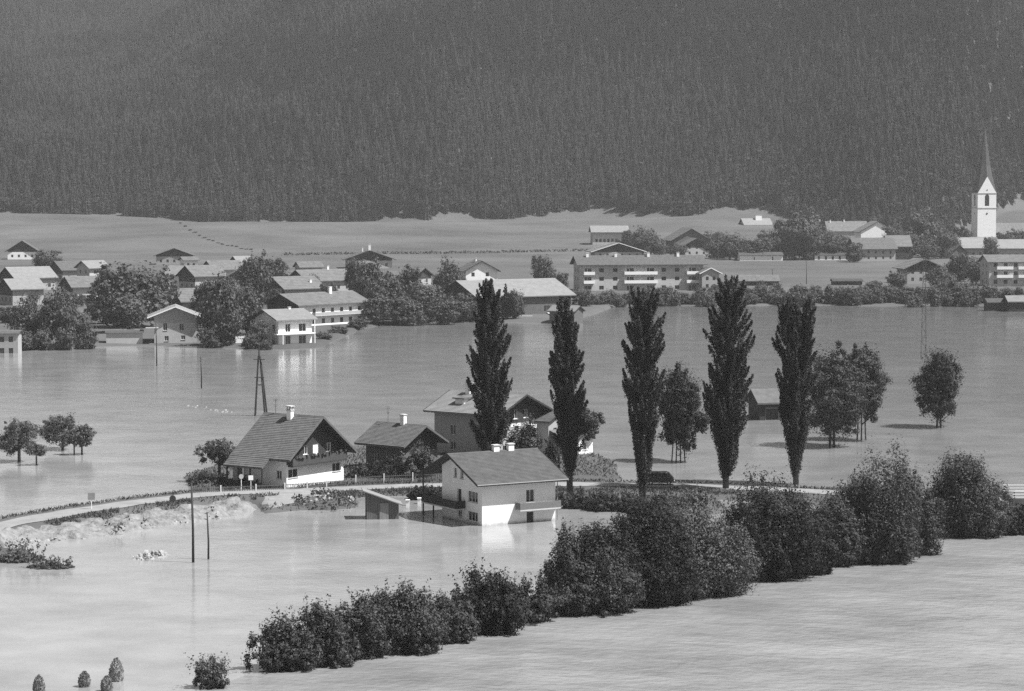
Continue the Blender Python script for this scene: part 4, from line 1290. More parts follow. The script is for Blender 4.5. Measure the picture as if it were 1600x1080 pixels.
# shore houses, left
A = House('villa', 'new house with pale roof, floor slab balcony and dark openings at the flood edge', -54.56, 597.08, .6434, 10.48, 9.16, 6.40, 8.61, 1, 1.2, 1.0, wall=M_PLASTER, roof=M_TILE_L, gable=M_PLASTER2, near=True, courses=14, zb=-.3,
          side=[(1.9, 3.3, .6, 2.6), (5.6, 7.6, .6, 2.6), (1.9, 3.3, 3.5, 5.4), (5.6, 7.6, 3.5, 5.4)],
          gab=[(1.5, 3.0, .6, 2.4), (6.0, 7.6, .6, 2.4), (1.5, 3.0, 3.5, 5.2), (6.0, 7.6, 3.5, 5.2)])
A.balcony(-1.2, 9.4, -1.3, -.005, 3.15, .05, M_PAINT, slab=M_PAINT)
A.boxpart('balcony_post', .4, .55, -1.25, -1.1, -.3, 3.0, M_PAINT); A.boxpart('balcony_post', 9.2, 9.35, -1.25, -1.1, -.3, 6.2, M_PAINT)
A.chimney(6.2, 5.2, .5, .6, .5)
B = House('villa', 'gabled house with half-finished patchy plaster and white roof edges at the shore', -84.85, 606.03, 1.70, 10.0, 10.0, 6.5, 9.11, -1, 1.0, 1.6, wall=M_PLASTER3, roof=M_TILE_L, gable=M_PLASTER2, split=5.2, near=True, courses=12, zb=-.3, barge=M_PAINT,
          gab=[(2.4, 3.4, .9, 2.1), (6.3, 7.3, 1.2, 2.2), (2.1, 3.1, 3.4, 5.2), (5.9, 7.0, 3.4, 5.0)])
B.boxpart('balcony', -1.6, -.005, -2.0, 1.0, 4.0, 4.2, M_PLASTER3)
Cc = House('row_house', 'long white house with two-tone roof and balcony behind the pale-roofed villa', -55.65, 667.55, .8824, 11.63, 25.66, 6.28, 9.08, 1, 1.2, 1.0, wall=M_PLASTER, roof=M_TILE_M, gable=M_WOOD, split=4.6, near=False, courses=12, zb=-.2,
           side=[h for h in grid_holes(4, 25, 6, 1.2, 2, 2.7, 1.2, 1.3)], gab=grid_holes(1, 10, 3, 1.2, 1, 2.7, 1.1, 1.3))
Cc.chimney(17, 5.0, 1.8, .9, .7)
Cc.balcony(5, 25, -1.2, -.005, 3.4, .8, M_PLASTER2)
p = at(166, 537, .3)
fh('store_hut', 'low flat-roofed hut left of the patchy gabled house', 166, 536, 8, 5, 8.5, 3.2, 3.5, 1, M_PLASTER3, M_TILE_L, .3, .3, side=[(1.2, 2.2, .9, 2.9, 'door'), (5.2, 6.4, .9, 2.9, 'door')], gab=[], cat='hut')
fh('store_hut', 'tiny white hut at the water between the trees', 368, 537, 15, 2.4, 2.2, 3.2, 3.6, 1, M_PLASTER, M_TILE_L, .2, .2, win=False, cat='hut')
fh('workshop', 'flat pale workshop cut by the picture edge near the shore', -8, 548, 3, 6, 5.2, 4.6, 5.0, 1, M_PLASTER2, M_TILE_L, .4, .3, cat='workshop')

# roofs of the village on the left
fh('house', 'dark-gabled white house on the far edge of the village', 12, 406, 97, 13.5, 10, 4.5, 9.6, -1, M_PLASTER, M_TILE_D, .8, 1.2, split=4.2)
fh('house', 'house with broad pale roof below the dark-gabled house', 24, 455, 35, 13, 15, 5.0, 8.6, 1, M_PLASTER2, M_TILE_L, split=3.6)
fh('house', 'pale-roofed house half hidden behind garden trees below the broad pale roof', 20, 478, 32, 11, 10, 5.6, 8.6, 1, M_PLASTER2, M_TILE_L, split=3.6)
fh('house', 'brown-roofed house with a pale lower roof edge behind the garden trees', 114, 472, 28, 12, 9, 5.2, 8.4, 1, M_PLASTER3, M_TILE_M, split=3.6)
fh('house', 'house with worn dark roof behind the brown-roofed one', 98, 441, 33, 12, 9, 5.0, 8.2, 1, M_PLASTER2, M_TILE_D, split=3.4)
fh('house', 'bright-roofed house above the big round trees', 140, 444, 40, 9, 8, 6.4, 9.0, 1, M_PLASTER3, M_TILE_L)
fh('house', 'wide gabled farmhouse alone at the foot of the meadow', 244, 414, 96, 16, 12, 4.6, 8.0, -1, M_PLASTER2, M_TILE_D, .8, 1.2, split=4.3)
fh('house', 'small white house right of the wide gabled farmhouse', 288, 420, 25, 6, 6, 4.2, 5.6, 1, M_PLASTER, M_TILE_M)
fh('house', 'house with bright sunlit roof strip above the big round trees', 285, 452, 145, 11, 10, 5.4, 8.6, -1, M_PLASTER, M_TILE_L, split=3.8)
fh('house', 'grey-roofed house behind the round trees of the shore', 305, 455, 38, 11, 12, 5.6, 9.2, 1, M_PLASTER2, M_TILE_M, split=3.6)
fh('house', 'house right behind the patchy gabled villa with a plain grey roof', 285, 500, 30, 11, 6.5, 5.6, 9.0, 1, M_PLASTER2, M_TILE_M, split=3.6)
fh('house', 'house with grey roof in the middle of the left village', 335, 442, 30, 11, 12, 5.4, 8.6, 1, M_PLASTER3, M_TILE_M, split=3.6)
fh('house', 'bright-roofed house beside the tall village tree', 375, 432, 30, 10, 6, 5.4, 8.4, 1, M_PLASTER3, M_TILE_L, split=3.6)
fh('house', 'dark small gable between two shore trees', 352, 446, 98, 9, 8, 3.2, 6.0, -1, M_WOOD2, M_TILE_D, .6, .8, win=False, cat='barn')
fh('house', 'wide grey-roofed house behind the long white house', 445, 474, 35, 14, 14, 5.0, 8.6, 1, M_PLASTER2, M_TILE_M, split=3.6, ch=[(11, 3, .9)])
fh('house', 'house with long pale roof on the right behind the long white house', 480, 458, 35, 13, 18, 4.6, 8.2, 1, M_PLASTER2, M_TILE_M, split=3.4, ch=[(12, 6.5, 1.2)])
fh('house', 'low house among the bushes behind the long pale roof', 470, 428, 20, 9, 9, 3.2, 5.4, 1, M_PLASTER2, M_TILE_M)
fh('farmhouse', 'dark farmhouse with chimney on its broad roof by the meadow edge', 543, 420, 97, 19, 16, 4.4, 8.4, -1, M_PLASTER3, M_TILE_D, .8, 1.8, split=4.0, ch=[(1.5, 9.5, 2.6, 1.3, 1.0), (9, 7, 2.0)])
fh('house', 'house showing only a pale roof edge behind round trees', 650, 447, 145, 9, 9, 4.2, 7.0, -1, M_PLASTER2, M_TILE_M, split=3.0)
h15 = fh('house', 'white gabled house behind the tip of the first poplar', 728, 448, 103, 11.5, 12, 6.0, 9.8, -1, M_PLASTER, M_TILE_D, .8, 1.2, ch=[(6, 5, 1.2)], gab=[(2.0, 3.2, 4.2, 5.6), (5.2, 6.0, 7.0, 8.0), (7.2, 8.4, 4.2, 5.6), (2, 3.2, 1.4, 2.8), (7.2, 8.4, 1.4, 2.8)])
# farm with the great pale roof
F16 = House('barn', 'great barn with wide pale roof behind the first two poplars', -9.47, 718.72, .5641, 20.48, 31.30, 5.92, 10.30, 1, 1.2, 1.0, wall=M_WOOD2, roof=M_TILE_L, gable=M_WOOD, split=3.0, near=False, courses=14, zb=-.2, side=[(12, 15, .6, 3.6, 'door'), (22, 24, 1.5, 3)], gab=[(4, 6, 1.5, 3.0), (12, 14, 1.5, 3)], cat='barn')
fh('shed', 'small wooden shed with pale roof in front of the great barn', 897, 503, 152, 5.5, 7.5, 3.4, 4.8, -1, M_WOOD2, M_TILE_L, .5, .5, win=False, cat='shed')
for k, (a0, a1) in enumerate([((824, 484), (848, 487)), ((848, 485), (874, 497)), ((812, 494), (832, 494))]):
    p, q = at(*a0, .9), at(*a1, .9)
    m = MB(); m.beam((0, 0, .25), tuple(q - p + np.array([0, 0, .25])), .9, .5)
    e = m.build('timber_stack', M_WOOD3); e.location = tuple(p - np.array([0, 0, .4])); tag(e, 'pale stack of sawn planks lying before the great barn', 'timber', 'plank stacks before the barn')

# apartment block
g = .5
wx = [2.6, 7.6, 12.4, 17.4, 24.5, 29.5, 34.2, 39.3]
hs = []
for r in range(3):
    for k, x in enumerate(wx):
        z = .9 + r * 3.0
        if k in (0, 3, 4, 7): hs.append((x - .9, x - .1, z - .6, z + 1.5, 'door'))
        hs.append((x + .1 if k in (0, 3, 4, 7) else x - .8, x + 1.5 if k in (0, 3, 4, 7) else x + .8, z + .2, z + 1.5))
AP = House('apartment_block', 'three-storey apartment block with balconies and a row of chimneys', 23.2, 876.0, .17, 11.0, 43.5, 9.6, 12.6, 1, 1.2, 1.2, wall=M_PLASTER3, roof=M_TILE_D, gable=M_PLASTER3, near=False, courses=10, zb=-.2, side=hs, gab=grid_holes(1, 10, 2, 1.1, 3, 3.0), cat='building')
for s in (3.5, 13.5, 25.0, 35.5): AP.chimney(s, 4.6, 1.5, .9, .8)
for r in (1, 2):
    z = .35 + r * 3.0
    for a, b in ((1.2, 5.0), (15.4, 27.0), (37.4, 41.8)):
        AP.balcony(a, b, -1.4, -.005, z, .9, M_PLASTER, slab=M_PLASTER)

# upper village
fh('house', 'gabled house with pale roof edges right behind the apartment block', 930, 414, 97, 21, 14, 6.4, 10.4, -1, M_PLASTER2, M_TILE_M, .8, 2.0, split=6.2, barge=M_PAINT)
fh('farmhouse', 'long pale-roofed farmhouse with a band of windows below the forest', 926, 389, 4, 12, 19, 9.6, 13.0, 1, M_PLASTER3, M_TILE_L, 1, 1, split=4.0, side=grid_holes(1, 14, 6, 2.2, 1, 3, 1.2, 1.8), boardside=False) if False else fh('farmhouse', 'long pale-roofed farmhouse with a band of windows below the forest', 926, 389, 4, 12, 19, 9.6, 13.0, 1, M_PLASTER3, M_TILE_L, 1, 1, side=grid_holes(1, 14, 6, 4.2, 1, 3, 1.2, 1.8))
fh('house', 'broad dark gable above the apartment roof', 1053, 397, 104, 18, 14, 7.4, 13.6, -1, M_WOOD2, M_TILE_D, 1, 2.2, barge=M_TILE_L)
fh('house', 'lower brown gable in front of the broad dark gable', 1070, 401, 99, 12, 12, 5.6, 9.6, -1, M_PLASTER3, M_TILE_D, .8, 1.6, split=4.8)
fh('house', 'small annex with white railing right of the apartment block', 1097, 455, 100, 6, 8, 6.6, 8.6, -1, M_PLASTER2, M_TILE_M, .5, 1.0, barge=M_PAINT)
fh('hall', 'long white-walled low building at the edge of the field', 1156, 408, 2, 8, 20, 3.4, 4.6, 1, M_PLASTER, M_TILE_D, .4, .4, side=[(6.5, 7.0, 1, 2.4), (15, 15.6, 1, 2.6)], gab=[], cat='hall')
fh('hall', 'low row of white garages right of the field trees', 1273, 407, 2, 7, 17, 3.2, 4.0, 1, M_PLASTER, M_TILE_D, .3, .3, side=grid_holes(.3, 16.7, 5, .9, 1, 3, 1.0, 1.7), gab=[], cat='garages')
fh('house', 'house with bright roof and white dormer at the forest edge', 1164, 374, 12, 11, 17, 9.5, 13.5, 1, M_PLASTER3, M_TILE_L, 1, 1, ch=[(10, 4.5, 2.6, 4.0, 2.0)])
fh('house', 'house with long pale roof behind the biggest village tree', 1295, 385, 5, 14, 22, 9.0, 14.5, 1, M_PLASTER3, M_TILE_M, 1, 1, ch=[(2, 6, 1.6), (10, 6.5, 1.4)])
arch = fh('inn', 'house with bright white gable and three round-arched windows', 1345, 394, 96, 18, 14, 11.0, 16.6, -1, M_PLASTER, M_TILE_M, .5, 1.2, gab=[(4.6, 6.0, 11.0, 12.6), (7.9, 10.1, 11.0, 12.8), (12.0, 13.4, 11.0, 12.6)])
fh('farmhouse', 'dark-roofed farmhouse in front of the white arched gable', 1338, 409, 12, 12, 19, 6.4, 11.4, 1, M_PLASTER2, M_TILE_D, 1, 1, split=4)
fh('house', 'pale-roofed house with a dark open storey right of the dark-roofed farmhouse', 1388, 406, 6, 10, 11, 6.8, 12.0, 1, M_WOOD, M_TILE_M, .6, .6, win=False)
fh('house', 'timber gable house with one bright roof edge in the right village', 1417, 444, 98, 13.5, 13, 6.2, 9.8, -1, M_PLASTER2, M_TILE_M, .8, 1.6, split=5.0, barge=M_TILE_L)
fh('house', 'low pale-roofed barn beneath the church', 1482, 402, 10, 12, 22, 5.0, 10.0, 1, M_PLASTER2, M_TILE_L, .8, .8, split=3)
fh('house', 'dark small gable set before the barn beneath the church', 1486, 404, 100, 8, 8, 3.4, 7.0, -1, M_WOOD2, M_TILE_D, .6, .8, win=False, cat='barn')
fh('house', 'pale-roofed house at the right edge under the church', 1560, 404, 8, 11, 18, 5.4, 9.6, 1, M_PLASTER2, M_TILE_L, .8, .8)
ap2 = fh('apartment_block', 'white balconied block at the right edge of the village', 1545, 448, 6, 11, 20, 9.4, 11.8, 1, M_PLASTER3, M_TILE_M, .8, .8, side=grid_holes(.6, 19, 5, 1.6, 3, 3.0, 1.4, 1.4), gab=grid_holes(.6, 10, 2, 1.6, 3, 3), cat='building')
for r in (1, 2):
    for a, b in ((2.6, 8.5), (10.5, 19)):
        ap2.balcony(a, b, -1.3, -.005, .9 + 3.0 * r, .9, M_PLASTER, slab=M_PLASTER)
fh('shed', 'dark boathouse with one bright roof slope at the far shore', 1576, 484, 4, 6, 7, 3.0, 4.6, 1, M_WOOD, M_TILE_L, .4, .4, win=False, cat='shed')
fh('shed', 'long dark shed left of the bright-roofed boathouse', 1544, 483, 4, 5, 6.5, 2.6, 3.6, 1, M_WOOD, M_TILE_D, .4, .4, win=False, cat='shed')
fh('shed', 'long pale-roofed shed behind the tallest poplar', 1152, 447, 3, 8, 15, 2.4, 4.4, 1, M_WOOD, M_TILE_M, .5, .5, win=False, cat='shed')
fh('shed', 'low dark lean-to shed in the field hedge', 1302, 446, 2, 5, 10.5, 2.2, 3.0, 1, M_WOOD, M_TILE_D, .4, .4, win=False, cat='shed')

# church
P = at(1527, 376, 3); X, Y = P[0], P[1]; g = gz(X, Y) - .5
ch = empty('church', (X, Y, g), math.radians(8), 'white church tower with tall pointed spire above the village', 'church')
s = scale_at(Y); tw = 30 / s
zt = zat(302, Y) - g; zs = zat(195, Y) - g; zg = zat(276, Y) - g; zb1 = zat(325, Y) - g
m = MB()
fac = lambda to3, holes: facade(m, to3, 0, tw, 0, lambda u: zt + (zg - zt) * (1 - abs(u - tw / 2) / (tw / 2)), (tw / 2,), holes, .35)
win_ = [(tw * .38, tw * .62, zat(322, Y) - g, zat(309, Y) - g)]
fr = {'f': lambda u, z, d: (u, d, z), 'l': lambda u, z, d: (d, u, z), 'b': lambda u, z, d: (u, tw - d, z), 'r': lambda u, z, d: (tw - d, u, z)}
for k in 'flbr':
    if k == 'f': fac(fr[k], win_)
    else: facade(m, fr[k], 0, tw, 0, lambda u: zt, (), win_, .35)
m.build('tower', M_PLASTER, parent=ch)
for k in 'fl':
    w = MB(); a, b, c, d = win_[0]
    w.add([fr[k](a, c, .35), fr[k](b, c, .35), fr[k](b, d, .35), fr[k](a, d, .35)], [(0, 1, 2, 3)]); w.build('belfry_window', M_GLASS, parent=ch)
    w = MB(); n = 10
    w.add([fr[k]((a + b) / 2 + (b - a) / 2 * math.cos(math.pi * i / n), d - .02 + (b - a) * .8 * math.sin(math.pi * i / n), -.02) for i in range(n + 1)], [tuple(range(n + 1))]); w.build('window_arch', M_GLASS, parent=ch)
    w = MB(); w.lathe([(.55, 0), (.55, .05)], 14); o = w.build('clock_face', M_DARKMETAL, parent=ch)
    o.location = Vector(fr[k](tw / 2, zat(334, Y) - g, -.04)); o.rotation_euler = (math.pi / 2, 0, 0 if k == 'f' else math.pi / 2)
    if k == 'l': continue
    w = MB(); w.lathe([(.4, 0), (.4, .05)], 12); o = w.build('gable_oculus', M_DARKMETAL, parent=ch)
    o.location = Vector(fr[k](tw / 2, zat(297, Y) - g, -.04)); o.rotation_euler = (math.pi / 2, 0, 0 if k == 'f' else math.pi / 2)
for z in (zb1, zt):
    w = MB(); w.box(-.18, tw + .18, -.18, -.01, z - .2, z + .2); w.box(-.18, -.01, 0, tw + .18, z - .2, z + .2); w.box(tw + .01, tw + .18, 0, tw + .18, z - .2, z + .2); w.build('cornice', M_CONC, parent=ch)
w = MB(); n = 8
# spire: four-gabled foot running up into an eight-sided needle
base = [(tw / 2 + tw * .5 * 1.0 * (math.cos(a) * (1.0 if i % 2 else 1.06)), tw / 2 + tw * .5 * (math.sin(a) * (1.0 if i % 2 else 1.06)), zt + (0 if i % 2 == 0 else (zg - zt) * .98)) for i, a in enumerate([math.pi / 4 + math.pi / 4 * j for j in range(8)])]
corn = [(tw, tw), (tw / 2, tw), (0, tw), (0, tw / 2), (0, 0), (tw / 2, 0), (tw, 0), (tw, tw / 2)]
base = [(c[0], c[1], zg - .02 if i == 5 else zt - .05) for i, c in enumerate(corn)]
mid = [(tw / 2 + tw * .31 * math.cos(math.pi / 4 + math.pi / 4 * j), tw / 2 + tw * .31 * math.sin(math.pi / 4 + math.pi / 4 * j), zg + (zs - zg) * .22) for j in range(8)]
vs = base + mid + [(tw / 2, tw / 2, zs)]
fs = [(j, (j + 1) % 8, 8 + (j + 1) % 8, 8 + j) for j in range(8)] + [(8 + j, 8 + (j + 1) % 8, 16) for j in range(8)]
w.add(vs, fs); w.build('spire', mat('spire_shingle', .045, .8, .2, .5), parent=ch)
w = MB(); w.beam((tw / 2, tw / 2, zs - .5), (tw / 2, tw / 2, zs + 2.2), .12, .12); w.beam((tw / 2 - .6, tw / 2, zs + 1.4), (tw / 2 + .6, tw / 2, zs + 1.4), .12, .12); w.build('spire_cross', M_DARKMETAL, parent=ch)
w = MB(); nz0 = zat(352, Y) - g; nz1 = zat(338, Y) - g
w.add([(tw + .02, 1, 0), (tw + 20, 1, 0), (tw + 20, 1, nz0 - 6), (tw + .02, 1, nz0 - 6), (tw + .02, 12, 0), (tw + 20, 12, 0), (tw + 20, 12, nz0 - 6), (tw + .02, 12, nz0 - 6)], [(0, 1, 2, 3), (5, 4, 7, 6), (1, 5, 6, 2)]); w.build('nave', M_PLASTER3, parent=ch)
w = MB(); w.add([(tw + .02, .4, nz0 - 6.2), (tw + 20.5, .4, nz0 - 6.2), (tw + 20.5, 6.5, nz1 - 4), (tw + .02, 6.5, nz1 - 4), (tw + .02, 12.6, nz0 - 6.2), (tw + 20.5, 12.6, nz0 - 6.2)], [(0, 1, 2, 3), (3, 2, 5, 4), (1, 5, 2)]); w.build('nave_roof', M_TILE_M, parent=ch)

# ------------------------------------------------------------------ village trees (shared crowns)
def crown_mesh(seed, kind, mtl, n=7000, size=.048):
    rng = np.random.default_rng(seed); blobs = []
    if kind == 'round':
        for i in range(15):
            a = rng.uniform(0, 6.28); r = rng.uniform(.1, .33); z = rng.uniform(.16, .84)
            q = .20 * rng.uniform(.8, 1.3) * (1.15 - abs(z - .52))
            blobs.append((r * math.cos(a), r * math.sin(a), z, q, q, q * .8))
        blobs.append((0, 0, .48, .38, .38, .46))
    elif kind == 'bush':
        for i in range(9):
            a = rng.uniform(0, 6.28); r = rng.uniform(.1, .36); q = rng.uniform(.16, .28)
            blobs.append((r * math.cos(a), r * math.sin(a), rng.uniform(.15, .65), q, q, q * 1.1))
        blobs.append((0, 0, .4, .36, .36, .45))
    else:
        for i in range(12):
            f = i / 11; q = .42 * (1.02 - f) + .03
            blobs.append((0, 0, .12 + .86 * f, q, q, .06))
    C, NN = blob_points(blobs, n, rng, clump=.2, shell=.5, nclump=12)
    ok = C[:, 2] > 0; C, NN = C[ok], NN[ok]
    V, F = leaf_quads(C, size, rng, up=.2 if kind != 'cone' else -.4, N=NN)
    return np_mesh('crown', V, F, mtl)
CROWNS = [crown_mesh(50 + i, 'round', M_LEAF_F) for i in range(5)]
BUSHES = [crown_mesh(70 + i, 'bush', M_LEAF_F, 3200, .065) for i in range(4)]
CONES = [crown_mesh(90 + i, 'cone', M_SPRUCE, 1800, .075) for i in range(3)]
tm = MB(); tm.tube([(0, 0, -.03), (0.01, 0, .3), (0, .01, .7)], [.03, .024, .008], 7)
for a in range(5): tm.tube([(0, 0, .25 + .05 * a), (.16 * math.cos(a * 2.4), .16 * math.sin(a * 2.4), .5 + .05 * a)], [.016, .005], 5)
TRUNKME = tm.mesh('trunk', M_TRUNK, smooth=True)
cm = MB(); cm.tube([(0, 0, -.03), (0, 0, .95)], [.025, .004], 7); CONETRUNK = cm.mesh('trunk', M_TRUNK, smooth=True)
bmn = MB()
for a in range(4): bmn.tube([(0, 0, -.05), (.2 * math.cos(a * 1.6), .2 * math.sin(a * 1.6), .55)], [.025, .008], 5)
BUSHSTEM = bmn.mesh('stem', M_TRUNK, smooth=True)
tr_rng = np.random.default_rng(31)
_Y = np.arange(380, 2300, 1.5)
def hit(px, py):                                 # where the line of sight through a pixel meets the land
    r = ray(px, py); x = r[0] / r[1] * _Y; z = CAMH + r[2] / r[1] * _Y
    i = int(np.argmax(z < np.maximum(ground_z(x, _Y), .3)))
    return x[i], _Y[i]

def vtree(px, base, top, wpx, kind='round', label=None, group=None, name=None):
    P = hit(px, base); X, Y = P[0], P[1]; g = gz(X, Y)
    h = zat(top, Y) - g; w = wpx / scale_at(Y)
    e = empty(name or ('village_tree' if kind != 'bush' else 'hedge_bush'), (X, Y, g - .1), tr_rng.uniform(0, 6.28), label, 'tree' if kind != 'bush' else 'bush', group)
    me = {'round': CROWNS, 'bush': BUSHES, 'cone': CONES}[kind]
    c = link_mesh('crown' if kind != 'bush' else 'foliage', me[tr_rng.integers(0, len(me))], e)
    t = link_mesh('trunk' if kind != 'bush' else 'stem', {'round': TRUNKME, 'bush': BUSHSTEM, 'cone': CONETRUNK}[kind], e)
    e.scale = (w, w, h)
    return e
GT = ('rounded leafy tree among the houses of the left village', 'leafy trees of the left village')
for a in [(75, 424, 389, 52), (245, 500, 414, 80), (165, 506, 425, 66), (92, 541, 446, 62), (42, 538, 462, 56), (128, 538, 484, 46), (12, 505, 478, 40), (200, 520, 455, 90),
          (382, 532, 440, 66), (318, 512, 440, 46), (360, 538, 480, 60), (432, 450, 402, 52), (350, 500, 428, 60), (405, 540, 500, 40)]:
    vtree(*a, label=GT[0], group=GT[1])
for a in [(34, 546, 508, 44), (66, 545, 512, 40), (100, 545, 505, 46), (132, 544, 512, 38), (330, 542, 508, 40), (392, 544, 516, 34), (415, 545, 526, 22), (530, 520, 506, 34), (560, 514, 494, 40), (505, 530, 516, 30)]:
    vtree(*a, kind='bush', label='bush at the water edge below the left village', group='bushes at the left shore')
for a in [(50, 476, 450, 40), (120, 480, 456, 36), (150, 470, 436, 40), (330, 470, 440, 36), (430, 475, 450, 30), (520, 452, 430, 30), (545, 440, 418, 30), (110, 432, 416, 24)]:
    vtree(*a, label='low crown filling the gaps between the left village roofs', group='low trees between the roofs')
vtree(205, 512, 410, 120, label='broadest round tree of the left village beside the patchy gabled villa')
vtree(345, 540, 432, 84, label='tall tree between the patchy gabled villa and the pale-roofed villa')
vtree(400, 482, 390, 62, label='tree rising above the roofs behind the pale-roofed villa')
GM = ('rounded leafy tree between the long white house and the great barn', 'leafy trees in the middle of the village')
for a in [(578, 482, 400, 66), (605, 500, 425, 72), (637, 488, 412, 52), (556, 462, 404, 44), (662, 502, 440, 70), (702, 476, 404, 50), (718, 502, 458, 60), (622, 506, 462, 66), (688, 506, 466, 60), (590, 506, 460, 60), (740, 500, 470, 50), (806, 498, 452, 36), (848, 444, 398, 42), (875, 470, 425, 36), (490, 460, 428, 30), (515, 480, 440, 34), (640, 507, 470, 60)]:
    vtree(*a, label=GM[0], group=GM[1])
vtree(790, 498, 445, 34, 'cone', 'pointed young conifer before the great barn roof', name='young_conifer')
GR = ('rounded leafy tree in the upper village by the church', 'leafy trees of the upper village')
for a in [(1228, 404, 340, 56), (1150, 406, 366, 56), (1182, 407, 372, 54), (1128, 404, 362, 46), (1300, 406, 362, 46), (1322, 404, 368, 42), (1440, 402, 326, 66), (1470, 404, 352, 52), (1503, 396, 352, 44), (1500, 440, 395, 50), (1525, 444, 402, 44), (1592, 396, 356, 46), (1420, 404, 362, 44), (1004, 398, 354, 50), (985, 394, 358, 40), (1020, 392, 364, 34), (1400, 456, 422, 38), (1480, 460, 424, 44), (1570, 398, 360, 30), (1208, 404, 365, 46), (1275, 404, 350, 50), (1110, 396, 360, 40), (1335, 410, 378, 36), (1465, 450, 415, 40), (1365, 462, 438, 40), (1030, 402, 372, 36), (1120, 404, 370, 44), (1165, 406, 374, 46), (1200, 404, 358, 50), (1242, 406, 350, 50), (1310, 406, 372, 40), (1410, 402, 370, 40), (1450, 406, 372, 40), (1487, 402, 364, 36), (1548, 404, 370, 30), (1582, 402, 374, 30), (960, 402, 380, 30), (1060, 402, 380, 30), (1460, 396, 345, 50), (1395, 396, 350, 40)]:
    vtree(*a, label=GR[0], group=GR[1])
vtree(1256, 406, 330, 84, label='biggest broad tree in the upper village', name='village_tree')
for k, x in enumerate(np.arange(905, 1640, 15)):
    vtree(float(x + tr_rng.uniform(-5, 5)), 476 + tr_rng.uniform(-4, 3), 449 + tr_rng.uniform(-8, 7), float(tr_rng.uniform(26, 40)), 'bush', 'bush in the long hedge on the far shore', 'bushes of the far shore hedge')
for k, x in enumerate(np.arange(1110, 1600, 26)):
    vtree(float(x + tr_rng.uniform(-8, 8)), 466 + tr_rng.uniform(-4, 2), 440 + tr_rng.uniform(-6, 8), float(tr_rng.uniform(26, 44)), 'bush', 'bush in the second row behind the far hedge', 'bushes behind the far shore hedge')
for k, x in enumerate(np.linspace(282, 392, 16)):
    y = float(np.interp(x, [284, 298, 315, 336, 360, 392], [350, 361, 371, 379, 385, 391])) + tr_rng.uniform(-1, 1)
    vtree(float(x), y, y - tr_rng.uniform(2, 3.5), float(tr_rng.uniform(5, 9)), 'bush', 'low bush in the curved hedge on the meadow slope', 'bushes of the curved meadow hedge')
# low dark hedge along the far lane
lane = np.array([at(px, py_, .8)[:2] for px, py_ in [(440, 399), (560, 397), (700, 396), (820, 394), (925, 393)]])
rg = np.random.default_rng(8); tt = rg.uniform(0, 1, 1300) * (len(lane) - 1); i0 = tt.astype(int); fr_ = (tt - i0)[:, None]
C2 = lane[i0] * (1 - fr_) + lane[np.minimum(i0 + 1, len(lane) - 1)] * fr_ + rg.normal(size=(1300, 2)) * .7
C = np.column_stack([C2, ground_z(C2[:, 0], C2[:, 1]) + rg.uniform(0, 1.2, 1300)])
V, F = leaf_quads(C, .9, rg, up=.3)
tag(link_mesh('lane_hedge', np_mesh('lane_hedge', V, F, M_LEAF_F)), 'thin dark hedge line along the far meadow lane', 'hedge', kind='stuff')

# ------------------------------------------------------------------ forest on the mountain
def spruce_mesh(seed, mtl):
    rng = np.random.default_rng(seed); vs = []; fs = []
    L = 9
    for i in range(L):
        f = i / L; z = .10 + .86 * f; r = .17 * (1 - f) ** .85 + .012; n = 9
        b = len(vs); vs.append((0, 0, min(1, z + .17)))
        for k in range(n * 2):
            a = math.pi * k / n + rng.uniform(-.12, .12); q = r * (rng.uniform(.85, 1.2) if k % 2 == 0 else rng.uniform(.45, .65))
            vs.append((q * math.cos(a), q * math.sin(a), z - (.05 if k % 2 == 0 else -.005) + rng.uniform(-.015, .015)))
        for k in range(n * 2): fs.append((b, b + 1 + k, b + 1 + (k + 1) % (n * 2)))
    n0 = len(fs); b = len(vs)
    for z, r in ((-.06, .014), (.3, .01)):
        for k in range(5): vs.append((r * math.cos(k * 1.2566), r * math.sin(k * 1.2566), z))
    me = bpy.data.meshes.new('spruce_crown')
    for k in range(5):
        fs.append((b + k, b + (k + 1) % 5, b + 5 + (k + 1) % 5)); fs.append((b + k, b + 5 + (k + 1) % 5, b + 5 + k))
    me.from_pydata(vs, [], fs); me.materials.append(mtl); me.materials.append(M_TRUNK)
    for p in me.polygons: p.material_index = 1 if p.index >= n0 else 0
    return me
SPR = [spruce_mesh(200 + i, M_SPRUCE if i < 2 else M_SPRUCE2) for i in range(4)]
FOREST_LEAF = [crown_mesh(300 + i, 'round', M_BEECH, 420, .13) for i in range(2)]
protos = bpy.data.collections.new('forest_kinds')
for i, me in enumerate(SPR + FOREST_LEAF):
    o = bpy.data.objects.new('forest_kind', me); protos.objects.link(o)
fr2 = np.random.default_rng(44)
sp = 4.3
gx = np.arange(-640, 640, sp); gy = np.arange(1500, 2440, sp)
X, Y = np.meshgrid(gx, gy)
X2, Y2 = np.meshgrid(np.arange(-1000, 0, 6.2), np.arange(2440, 4280, 6.2))
X = np.concatenate([X.ravel(), X2.ravel()]); Y = np.concatenate([Y.ravel(), Y2.ravel()])
X = X + fr2.uniform(-2.0, 2.0, X.shape); Y = Y + fr2.uniform(-2.6, 2.6, Y.shape)
X = X.ravel(); Y = Y.ravel(); u = X / Y
f = Y - foot_y(u) + 70 * fbm(X / 38, Y / 48, 3) + 16
keep = (f > 8) & (np.abs(u) < .235)
